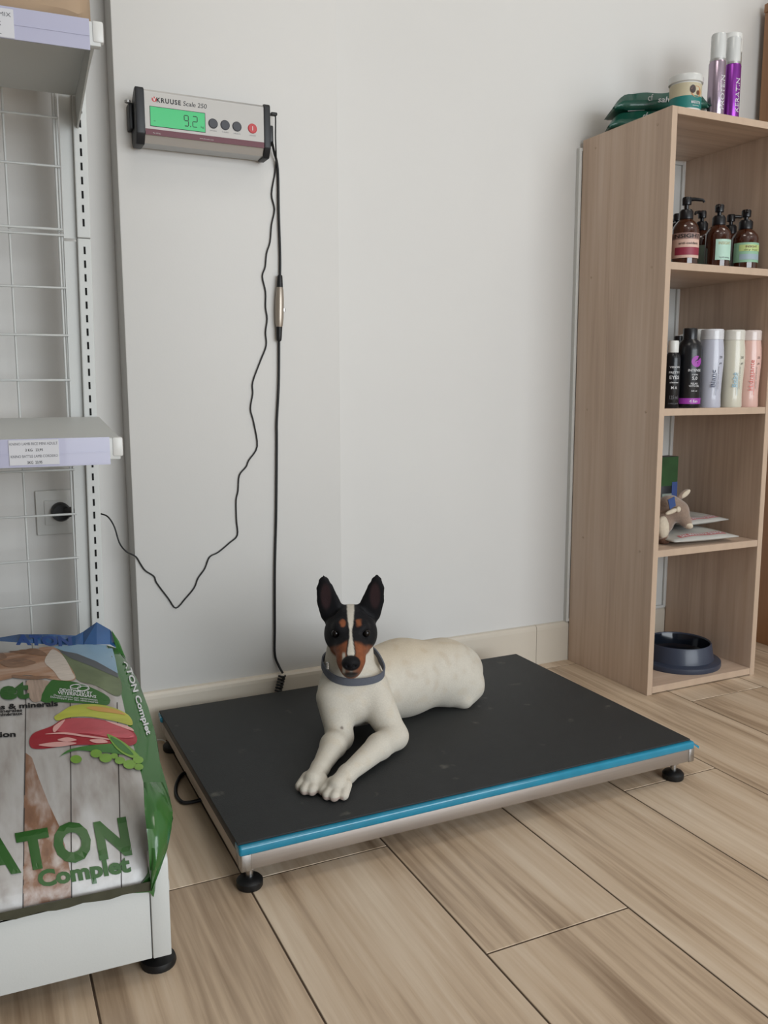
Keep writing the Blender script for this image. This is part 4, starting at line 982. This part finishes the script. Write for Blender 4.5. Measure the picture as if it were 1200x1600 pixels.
M_green = mat('bag_label_green', (52, 106, 40), .3); M_brand = mat('bag_letter_green', (44, 96, 34), .3)
bag_print('sky_print', [(-60, 1012), (0, 1006), (80, 1006), (174, 1008), (180, 1030), (185, 1058), (150, 1046), (110, 1028), (60, 1020), (-60, 1018)], M_sky, .0006)
bag_print('hill_print', smooth_poly([(84, 1014), (110, 1022), (146, 1034), (184, 1056), (190, 1082), (180, 1088), (150, 1072), (122, 1064), (110, 1045)]), M_olive, .0009)
bag_print('hill_edge_print', [(88, 1016), (120, 1022), (150, 1034), (184, 1053), (184, 1060), (148, 1044), (112, 1030)], mat('bag_dark_print', (92, 96, 100), .35), .0012)
bag_print('fur_print', smooth_poly([(-60, 1008), (0, 1004), (40, 1008), (84, 1012), (104, 1034), (118, 1062), (90, 1064), (40, 1056), (4, 1064), (-60, 1070)]), M_furp, .0014)
for xa, xb in ((41, 36), (110, 112), (183, 190)):
    bag_print('board_line', [(xa-.6, 1064 if xa < 100 else 1098), (xa+.6, 1064 if xa < 100 else 1098), (xb+.8, 1420-(xb-36)*.21), (xb-.8, 1420-(xb-36)*.21)], mat('bag_line_print', (62, 56, 54), .5), .0008, 25)
M_grain = wood('bag_grain_print', (84, 54, 38), (150, 112, 88), (226, 218, 212), 'Y', rough=.35, freq=34, ratio=.22, bump=.02, fine=90)
bag_print('grain_print', [(39, 1176), (50, 1184), (60, 1215), (76, 1256), (92, 1290), (104, 1330), (110, 1365), (111, 1402), (36, 1417), (37, 1300)], M_grain, .0007)
bag_print('grain_print', smooth_poly([(42, 1064), (78, 1066), (70, 1082), (62, 1096), (48, 1094)]), mat('bag_pale_grain', (176, 154, 138), .4, var=.2, scale=60, stretch=(6, .3, 1)), .0008)
bag_print('label_print', smooth_poly([(80, 1064), (110, 1065), (140, 1074), (170, 1090), (166, 1103), (130, 1100), (95, 1098), (64, 1096)], 3), M_green, .001)
bag_text('DEVELOPED BY', 93, 1081, 144, 1086.5, 4.6, M_wprint, .015); bag_text('VETERINARIANS', 90, 1085.5, 150, 1092, 4.6, M_wprint, .015)
bag_text('Desarrollado por veterinarios', 84, 1089, 152, 1096.5, 3.2, M_wprint); bag_text('Développé par des vétérinaires', 79, 1091.5, 153, 1100, 3.0, M_wprint)
for cx, cy, rx, ry in ((118, 1074, 9, 3.6), (130, 1077, 10, 4.2), (124, 1075.5, 15, 6)):
    n = 20; out = [(cx+rx*math.cos(2*math.pi*i/n), cy+ry*math.sin(2*math.pi*i/n)) for i in range(n)]; inn = [(cx+(rx-1.2)*math.cos(2*math.pi*i/n), cy+(ry-1)*math.sin(2*math.pi*i/n)) for i in range(n)]
    vv = [hit(x, y, .0016) for x, y in out+inn]
    if all(q is not None for q in vv): mesh_obj('emblem', vv, [(i, (i+1) % n, n+(i+1) % n, n+i) for i in range(n)], M_wprint, body)
# food pictured on the bag
M_ban = mat('print_banana', (186, 190, 78), .3, var=.18, scale=22, stretch=(.4, 2, 1)); M_meat = mat('print_meat', (196, 88, 96), .3, var=.14, scale=40, stretch=(.5, 1.5, 1)); M_meatd = mat('print_meat_dark', (166, 48, 58), .3, var=.1, scale=40)
M_fat = mat('print_fat', (232, 176, 170), .3); M_bean = mat('print_bean', (70, 124, 58), .3, var=.15, scale=40); M_pea = mat('print_pea', (128, 170, 70), .3, var=.12, scale=60)
bag_print('banana_print', smooth_poly([(85, 1121), (95, 1114), (112, 1104), (140, 1101), (172, 1105), (200, 1118), (206, 1134), (180, 1128), (140, 1121), (108, 1122), (90, 1127)]), M_ban, .0012)
bag_print('banana_shade', smooth_poly([(135, 1107), (150, 1105), (180, 1110), (196, 1118), (180, 1116), (150, 1112)]), mat('print_banana_dark', (206, 158, 84), .3), .0016)
bag_print('meat_print', smooth_poly([(46, 1158), (54, 1146), (80, 1136), (100, 1125), (135, 1123), (170, 1128), (200, 1138), (213, 1152), (210, 1164), (190, 1167), (150, 1165), (110, 1166), (70, 1171), (50, 1170)]), M_meatd, .0014)
bag_print('meat_print', smooth_poly([(88, 1142), (102, 1126), (135, 1124), (170, 1130), (200, 1142), (208, 1154), (170, 1153), (140, 1148), (110, 1147)]), M_meat, .0018)
for q in ([(70, 1149), (100, 1146), (130, 1150), (170, 1156), (172, 1158), (130, 1153), (100, 1149)], [(90, 1158), (105, 1154), (120, 1158), (105, 1161)], [(60, 1166), (90, 1161), (120, 1163), (90, 1169)], [(140, 1158), (160, 1157), (168, 1162), (150, 1163)], [(84, 1137), (102, 1126), (86, 1146)], [(165, 1128), (200, 1137), (208, 1144), (190, 1138)]): bag_print('fat_print', smooth_poly(q), M_fat, .0022)
bag_print('bean_print', smooth_poly([(92, 1185), (110, 1172), (150, 1165), (190, 1164), (212, 1176), (216, 1184), (190, 1180), (150, 1176), (120, 1174), (100, 1180)]), M_bean, .0016)
bag_print('pod_print', smooth_poly([(167, 1150), (178, 1153), (196, 1164), (212, 1178), (218, 1188), (200, 1184), (182, 1172)]), M_pea, .0024); bag_print('pod_print', smooth_poly([(172, 1154), (186, 1160), (202, 1174), (208, 1182), (196, 1179), (182, 1168)]), M_bean, .0028)
for cx, cy, r in ((119, 1189, 9), (150, 1180, 9), (165, 1187, 10), (187, 1191, 8), (202, 1197, 10), (215, 1190, 8), (216, 1201, 7), (178, 1184, 6)):
    n = 16; bag_print('pea_print', [(cx+r*math.cos(2*math.pi*i/n), cy+r*.72*math.sin(2*math.pi*i/n)) for i in range(n)], M_pea, .003)
# lettering
bag_text('et', 0, 1093, 46, 1091, 28, M_brand, .05); bag_text('Di', -52, 1097, -4, 1094, 26, M_brand, .05)
bag_text('vitamins & minerals', -52, 1113, 91, 1104, 8, M_ink, .035); bag_text('vitaminas y minerales', -60, 1118, 35, 1113, 5, M_ink, .03); bag_text('vitamines et minéraux', -60, 1124, 36, 1118, 5, M_ink, .03)
bag_text('nutrition', -46, 1155, 25, 1152, 8.5, M_ink, .035)
bag_text('N', -115, 1394, -62, 1378, 66, M_brand, .05); bag_text('A', -28, 1369, 33, 1360, 56, M_brand, .055); bag_text('T', 33, 1359, 84, 1350, 56, M_brand, .055); bag_text('O', 88, 1348, 146, 1339, 57, M_brand, .055); bag_text('N', 155, 1341, 206, 1332, 55, M_brand, .055)
bag_text('Complet', 61, 1386, 205, 1361, 25, M_brand, .045)
sm_v = []; cols = [(-60+i*21.1, 1446-i*4.42) for i in range(15)]
for Y in (-.8685, -.8645):
    for k in (0, 1):
        for i, (x, y) in enumerate(cols): sm_v.append(px(min(x, 236), y-7+k*(13.5+1.8*math.sin(i*1.9)), Y=Y-.001*math.sin(i*2.3))-BO)
n = len(cols); f = []
for i in range(n-1): f += [(i, i+1, n+i+1, n+i), (2*n+i, 3*n+i, 3*n+i+1, 2*n+i+1), (i, 2*n+i, 2*n+i+1, i+1), (n+i, n+i+1, 3*n+i+1, 3*n+i)]
f += [(0, n, 3*n, 2*n), (n-1, 3*n-1, 4*n-1, 2*n-1)]
mesh_obj('bottom_seam', sm_v, f, mat('bag_seam', (70, 70, 54), .4, var=.2, scale=60), t, smooth=True, auto=.7)
bag_print('chest_fur_print', smooth_poly([(84, 1016), (100, 1028), (112, 1050), (116, 1062), (96, 1064), (84, 1050), (70, 1036), (76, 1022)]), mat('bag_cream_fur', (216, 204, 192), .35, var=.1, scale=60, stretch=(1, 4, 1)), .0018)
for q in ([(8, 1018), (30, 1012), (60, 1016), (74, 1026), (50, 1024), (26, 1022)], [(0, 1036), (30, 1030), (56, 1036), (40, 1042), (14, 1044)], [(20, 1056), (46, 1058), (80, 1058), (60, 1063), (24, 1061)], [(-30, 1022), (0, 1020), (10, 1030), (-20, 1034)]): bag_print('fur_stroke_print', smooth_poly(q), mat('bag_dark_fur', (146, 112, 88), .35, var=.25, scale=80, stretch=(1, 4, 1)), .002)
# side lettering (white) on the green gusset
bag_text('ATON Complet', 193, 1034, 229, 1150, 8, M_wprint, .03)
# folded blue top end of the bag
v = []; cols = [(-90, 1004, 994), (-40, 1003, 993), (0, 1002, 996), (30, 1004, 991), (80, 1007, 991), (118, 1008, 993), (130, 1008, 987), (151, 1007, 972), (172, 1007, 984), (181, 1012, 996)]
for j, (fy, fz) in enumerate(((0, 0), (1, 0), (0, .004), (1, .004))):
    for i, (x, yb, yt) in enumerate(cols):
        y = yb if fy == 0 else yt; Y = -.332-(.006 if i % 2 else 0) if fy == 0 else -.318+(.008 if i % 3 == 0 else 0)
        q = px(x, y, Y=Y+fz); v.append(q-BO)
n = len(cols); f = []
for i in range(n-1): f += [(i, i+1, n+i+1, n+i), (2*n+i, 3*n+i, 3*n+i+1, 2*n+i+1), (n+i, n+i+1, 3*n+i+1, 3*n+i), (i, 2*n+i, 2*n+i+1, i+1)]
f += [(0, n, 3*n, 2*n), (n-1, 3*n-1, 4*n-1, 2*n-1)]
flp = mesh_obj('top_fold', v, f, M_blue, t)
q = [px(x, y, Y=Y)-BO for x, y, Y in ((174, 984, -.322), (181, 1012, -.334), (197, 1030, -.345), (186, 1002, -.33), (174, 984, -.316), (181, 1012, -.328), (197, 1030, -.339), (186, 1002, -.324))]
mesh_obj('side_fold', q, BOXF, M_bagg, t)
tx = px(24, 1003.5, Y=-.326)-BO; tu = px(112, 1006, Y=-.326)-BO-tx
flat_text('lettering', 'ATON', lambda u, w: tx+u*tu+np.array([0, -.012+.012*w*.9-.001, .014*w]), mat('bag_navy_print', (30, 62, 118), .3), flp, bold=.05)

# plump front corner of the green gusset hanging over the side plate
rows = [(1222, 224, 254, -.800), (1245, 225, 265, -.826), (1268, 226, 270, -.848), (1295, 229, 268, -.864), (1325, 232, 262, -.872), (1360, 234, 250, -.872), (1392, 235, 238, -.868)]
v = []; nn = 7
for dz in (0, .006):
    for k, (y, xa, xb, Y) in enumerate(rows):
        for i in range(nn):
            u = i/(nn-1); b = math.sin(math.pi*u)*.010*(1-k/len(rows)*.6)+(.004*math.sin(9*u+k*2.1))
            v.append(px(xa+(xb-xa)*u, y, Y=Y-b+dz+.016*u*(1 if k < 5 else .4))-BO)
K = nn*len(rows); f = []
for k in range(len(rows)-1):
    for i in range(nn-1):
        a = k*nn+i; f += [(a, a+1, a+nn+1, a+nn), (K+a, K+a+nn, K+a+nn+1, K+a+1)]
for i in range(nn-1): f += [(i, K+i, K+i+1, i+1), (K-nn+i, K-nn+i+1, 2*K-nn+i+1, 2*K-nn+i)]
for k in range(len(rows)-1): f += [(k*nn, (k+1)*nn, K+(k+1)*nn, K+k*nn), (k*nn+nn-1, K+k*nn+nn-1, K+(k+1)*nn+nn-1, (k+1)*nn+nn-1)]
mesh_obj('gusset_corner', v, f, M_bagg, t, smooth=True, auto=.8)

# ------------------------------------------------------------------ the dog lying on the platform
DZ = SZ
HC = px(548, 979, Y=-.445)                                # middle of the skull
hz = np.array([-.392, -.920, 0.0]); hz /= np.linalg.norm(hz)
EL = math.radians(-15)
HF = hz*math.cos(EL)+np.array([0, 0, math.sin(EL)]); HR = np.array([-hz[1], hz[0], 0.0]); HU = np.cross(HR, HF)
if HU[2] < 0: HU = -HU
if HR[0] < 0: HR = -HR
HM = np.stack([HF, HR, HU])                               # rows: forward, picture right, up
def hp(f, r, u): return HC+f*HF+r*HR+u*HU
fl = Field((.43, -.71, DZ), (1.04, -.2, .45), .0021)
Zc = .162
# trunk
fl.cap((.660, -.385, Zc), (.78, -.357, .160), .072, .077, .02); fl.cap((.78, -.357, .160), (.89, -.335, .150), .077, .068, .02); fl.cap((.89, -.335, .150), (.928, -.328, .144), .067, .058, .02)
fl.ell((.632, -.425, .164), (.060, .055, .056), .02)
# haunches
fl.ell((.905, -.372, .130), (.060, .036, .047), .015); fl.ell((.912, -.278, .130), (.058, .036, .046), .015)
fl.cap((.935, -.372, .118), (.912, -.390, .100), .030, .018, .014); fl.cap((.94, -.275, .118), (.905, -.256, .098), .030, .016, .012)
# neck
nb, nt_ = np.array((.634, -.415, .180)), hp(-.022, 0, -.022)
fl.cap(nb, nt_, .056, .040, .014); fl.cap((.622, -.448, .165), hp(-.022, 0, -.040), .043, .028, .014)
# forelegs (each: shoulder, elbow, wrist, paw)
def foreleg(sh, el, wr, paw, rs, sway):
    sh, el, wr, paw = [np.array(q) for q in (sh, el, wr, paw)]
    fl.cap(sh, el, rs, .024, .014); fl.cap(el, el+(el-wr)/np.linalg.norm(el-wr)*.020+np.array([0, 0, -.002]), .020, .012, .006)
    m_ = el+(wr-el)*.35; m_[2] += .004
    fl.cap(el, m_, .025, .0235, .01); fl.cap(m_, wr, .0235, .0155, .008)
    fl.cap(wr, paw, .0155, .0165, .008)
    d = paw-wr; d[2] = 0; d /= np.linalg.norm(d); s_ = np.array([-d[1], d[0], 0])
    for k, (o_, ln) in enumerate(((-.0165, .013), (-.0058, .024), (.0058, .024), (.0165, .013))):
        b_ = paw+s_*o_*.85-d*.008; e_ = paw+s_*o_*1.15+d*ln; b_[2] = DZ+.0175; e_[2] = DZ+.0095
        fl.cap(b_, e_, .0092, .0086, .0022)
        c_ = e_+d*.0065; c_[2] = DZ+.0062; fl.cap(e_, c_, .004, .0022, .002)
    return d, s_
ER, WR_, PR = (.684, -.518, DZ+.026), (.545, -.617, DZ+.021), (.516, -.642, DZ+.017)
EL_, WL, PL_ = (.588, -.480, DZ+.027), (.512, -.575, DZ+.021), (.487, -.605, DZ+.017)
foreleg((.662, -.446, .186), ER, WR_, PR, .040, 1); foreleg((.592, -.446, .176), EL_, WL, PL_, .035, 1)
# head
fl.ell(HC, (.050, .044, .040), .012, HM); fl.ell(hp(.012, .024, -.010), (.034, .026, .030), .012, HM); fl.ell(hp(.012, -.024, -.010), (.034, .026, .030), .012, HM)
fl.cap(hp(.028, 0, -.008), hp(.086, 0, -.019), .0355, .0250, .012); fl.cap(hp(.086, 0, -.020), hp(.098, 0, -.021), .0250, .0200, .006)
fl.cap(hp(.02, 0, -.029), hp(.085, 0, -.037), .030, .0190, .008)
fl.ell(hp(.034, .020, .020), (.014, .013, .010), .010, HM); fl.ell(hp(.034, -.020, .020), (.014, .013, .010), .010, HM)
fl.ell(hp(.1085, 0, -.0105), (.0110, .0155, .0115), .005, HM)                    # nose
for s_ in (-1, 1):
    fl.ell(hp(.1165, s_*.0062, -.0115), (.004, .0026, .0030), .002, HM, sub=True)
    fl.ell(hp(.0455, s_*.0290, .0110), (.007, .0085, .0065), .004, HM, sub=True)  # eye sockets
    # ears: thin upright shells hollow towards the front
    ch = [(-.016, s_*.034, .020, .024), (-.014, s_*.0425, .048, .0215), (-.010, s_*.0475, .076, .0165), (-.008, s_*.0490, .093, .0105), (-.006, s_*.0490, .1035, .0042)]
    fl.flat(HC, HM, ch, .38, .008)
    ch2 = [(-.002, s_*.038, .034, .0135), (-.001, s_*.0440, .052, .0160), (.000, s_*.0480, .076, .0120), (.001, s_*.0490, .090, .003)]
    fl.flat(HC, HM, ch2, .42, .004, sub=True)
DOGF = fl
def coat(V):
    q = (V-HC)@HM.T; f, r, u = q[:, 0], q[:, 1], q[:, 2]; ar = np.abs(r)
    s = .857*u-.515*f                                     # height on the face as seen from the front
    rng = np.random.RandomState(5)
    def sm(a, b, x): t_ = np.clip((x-a)/(b-a), 0, 1); return t_*t_*(3-2*t_)
    from mathutils import noise as mn
    nz = np.array([mn.noise(Vector((a*55, b*55, c*55))) for a, b, c in V]); nf_ = np.array([mn.noise(Vector((a*160, b*160, c*160))) for a, b, c in V])
    white = np.array(lin((226, 219, 205)))[:3]; cream = np.array(lin((222, 206, 180)))[:3]; black = np.array(lin((19, 19, 23)))[:3]; tan = np.array(lin((152, 90, 58)))[:3]; pink = np.array(lin((176, 132, 122)))[:3]; ear = np.array(lin((62, 44, 46)))[:3]
    C = np.tile(white, (len(V), 1))
    def put(col, w): 
        nonlocal C
        w = np.clip(w, 0, 1)[:, None]; C = C*(1-w)+col*w
    # warm tint along back and flank, thin skin showing at the elbows and wrists
    put(cream, .75*sm(.19, .235, V[:, 2])*sm(.66, .70, V[:, 0])+.25*sm(.1, .5, nz))
    put(np.array(lin((150, 126, 112)))[:3], .13*sm(-.3, .8, nz)*sm(.7, .74, V[:, 0])*sm(.12, .17, V[:, 2]))
    for c_, r_ in (((.572, -.508, .128), .008), ((.585, -.500, .138), .005), ((.640, -.540, .118), .006)): put(np.array(lin((92, 72, 66)))[:3], .7*(1-sm(r_*.5, r_, np.linalg.norm(V-np.array(c_), axis=1))))
    toes = (V[:, 2] < DZ+.010)*(np.minimum(np.linalg.norm(V[:, :2]-np.array(PR[:2])-np.array([-.018, -.016]), axis=1), np.linalg.norm(V[:, :2]-np.array(PL_[:2])-np.array([-.016, -.018]), axis=1)) < .022)
    put(pink, .45*toes)
    # head mask: forward of / above the throat line
    head = sm(-.004, .004, u*.80+f*.55+.030+nz*.004)*sm(.13, .11, np.linalg.norm(q*[1, 1, .75], axis=1))
    head = head*(1-sm(-.046, -.053, u)*sm(.075, .06, f))
    head = np.maximum(head, (u > .022).astype(float)*(np.linalg.norm(q, axis=1) < .16))
    put(black, head)
    # white blaze: wide on the forehead, pinched between the eyes, spreading again on the muzzle
    wd = np.interp(s, [-.075, -.060, -.048, -.034, -.020, -.008, .006, .030, .06], [.0, .002, .0065, .0048, .0026, .0020, .0046, .0066, .0072])
    put(white*.97, head*(1-sm(wd-.0012, wd+.0012, ar+.0006*nf_))*(u < .05))
    # tan: brow spots, cheeks and sides of the muzzle
    for sg in (-1, 1):
        d = np.sqrt(((r-sg*.0150)/.0062)**2+((s-.0065)/.0078)**2); put(tan*.92, head*(1-sm(.55, 1.15, d+.35*nf_+.2*nz))*(f > .015))
    ck = sm(-.028, -.036, s+.35*(ar-.02)+nz*.003)*sm(wd+.001, wd+.004, ar); put(tan*(.9+.25*nf_[:, None]), head*ck)
    put(white*.9, head*sm(.0, .003, -r-.009)*sm(-.044, -.050, s)*sm(.017, .014, -r)*(f > .07))
    jaw = sm(-.030, -.036, u)*head; put(tan*.85, .9*jaw*(f > .0))
    # nose leather and lips
    nd = np.linalg.norm((q-np.array([.1085, 0, -.0105]))/np.array([.0150, .0172, .0136]), axis=1); put(black*.7, 1-sm(.92, 1.06, nd))
    ld = np.linalg.norm((q-np.array([.100, 0, -.031]))/np.array([.022, .014, .014]), axis=1); put(black*1.4, .92*(1-sm(.85, 1.15, ld)))
    # inside of the ears
    ie = np.zeros(len(V))
    for sg in (-1, 1):
        d = np.sqrt(((r-sg*.046)/.012)**2+((u-.062)/.034)**2); ie = np.maximum(ie, (1-sm(.6, 1.0, d))*(f > -.014)*(f < .008))
    put(ear, .85*ie)
    return np.concatenate([np.clip(C, 0, 1), np.ones((len(V), 1))], 1)
M_coat = bpy.data.materials.new('short_dog_coat'); M_coat.use_nodes = True; nt = M_coat.node_tree; b = nt.nodes['Principled BSDF']
at = nt.nodes.new('ShaderNodeVertexColor'); at.layer_name = 'coat'
tc = nt.nodes.new('ShaderNodeTexCoord'); n1 = nt.nodes.new('ShaderNodeTexNoise'); n1.inputs['Scale'].default_value = 350; n1.inputs['Detail'].default_value = 4
nt.links.new(tc.outputs['Object'], n1.inputs['Vector'])
mr = nt.nodes.new('ShaderNodeMapRange'); mr.inputs['To Min'].default_value = .86; mr.inputs['To Max'].default_value = 1.1; nt.links.new(n1.outputs['Fac'], mr.inputs['Value'])
mx = nt.nodes.new('ShaderNodeVectorMath'); mx.operation = 'SCALE'; nt.links.new(at.outputs['Color'], mx.inputs[0]); nt.links.new(mr.outputs[0], mx.inputs['Scale']); nt.links.new(mx.outputs[0], b.inputs['Base Color'])
bp = nt.nodes.new('ShaderNodeBump'); bp.inputs['Strength'].default_value = .25; bp.inputs['Distance'].default_value = .002; nt.links.new(n1.outputs['Fac'], bp.inputs['Height']); nt.links.new(bp.outputs[0], b.inputs['Normal'])
b.inputs['Roughness'].default_value = .66; b.inputs['Sheen Weight'].default_value = .04; b.inputs['Specular IOR Level'].default_value = .18
DB = np.array([.70, -.42, DZ])
dog = thing('dog', 'white terrier with black and tan face lying on the rubber mat, ears upright', 'dog', tuple(DB))
dbody = field_obj('dog_body', fl, M_coat, dog, DB, coat, 3)
M_eye = mat('dark_eye', (14, 9, 8), .08, spec=.35); 
for s_ in (-1, 1):
    v, f = lathe_vf([(math.sin(math.pi*i/14), -math.cos(math.pi*i/14)) for i in range(1, 14)], 20)
    c_ = hp(.0420, s_*.0285, .0110)-DB
    mesh_obj('eye', [np.array(q)*.0074+c_ for q in v], f, M_eye, dog, smooth=True)
# collar: a band that follows the neck surface, hanging lower in front
c_l, c_r, c_f = px(511, 1043, Y=-.42), px(593, 1018, Y=-.395), px(548, 1070, Y=-.487)
nrm = np.cross(c_r-c_l, c_f-c_l); nrm /= np.linalg.norm(nrm); nrm = nrm if nrm[2] > 0 else -nrm
tt = (nrm@(c_f-nb))/(nrm@(nt_-nb)); cc = nb+(nt_-nb)*tt
a1 = np.cross(nrm, [1, 0, 0]); a1 /= np.linalg.norm(a1); a2 = np.cross(nrm, a1)
N = 56; rings = []; offs = (-.0075, -.0075, .0075, .0075); th = (.0, .003, .003, .0)
v = []
for i in range(N):
    a = 2*math.pi*i/N; d = math.cos(a)*a1+math.sin(a)*a2
    for o_, h_ in zip(offs, th):
        rr = np.arange(.012, .10, .001); vals = DOGF.sample(cc+nrm*o_+d*rr[:, None]); k_ = np.argmax(vals > 0); R_ = rr[k_] if vals[k_] > 0 else .06
        rings.append(R_)
Rg = np.array(rings).reshape(N, 4).max(1)
for _ in range(8): Rg = (np.roll(Rg, 1)+Rg+np.roll(Rg, -1))/3
Rg += .0015
for i in range(N):
    a = 2*math.pi*i/N; d = math.cos(a)*a1+math.sin(a)*a2
    for o_, h_ in zip(offs, th): v.append(cc+nrm*o_+d*(Rg[i]-.0005+h_)-DB)
f = [(i*4+j, i*4+(j+1) % 4, ((i+1) % N)*4+(j+1) % 4, ((i+1) % N)*4+j) for i in range(N) for j in range(4)]
mesh_col = mesh_obj('collar', v, f, mat('slate_collar', (104, 108, 120), .75, var=.06, scale=300, bump=.3, bscale=900), dog, smooth=True, auto=.9, label='slate grey fabric collar')

tg = px(512, 1040, Y=-.455)-DB
lathe('name_tag', [(.0, -.006), (.003, -.006), (.003, .006), (0, .006)], M_chrome, mesh_col, n=16, c=tuple(tg))
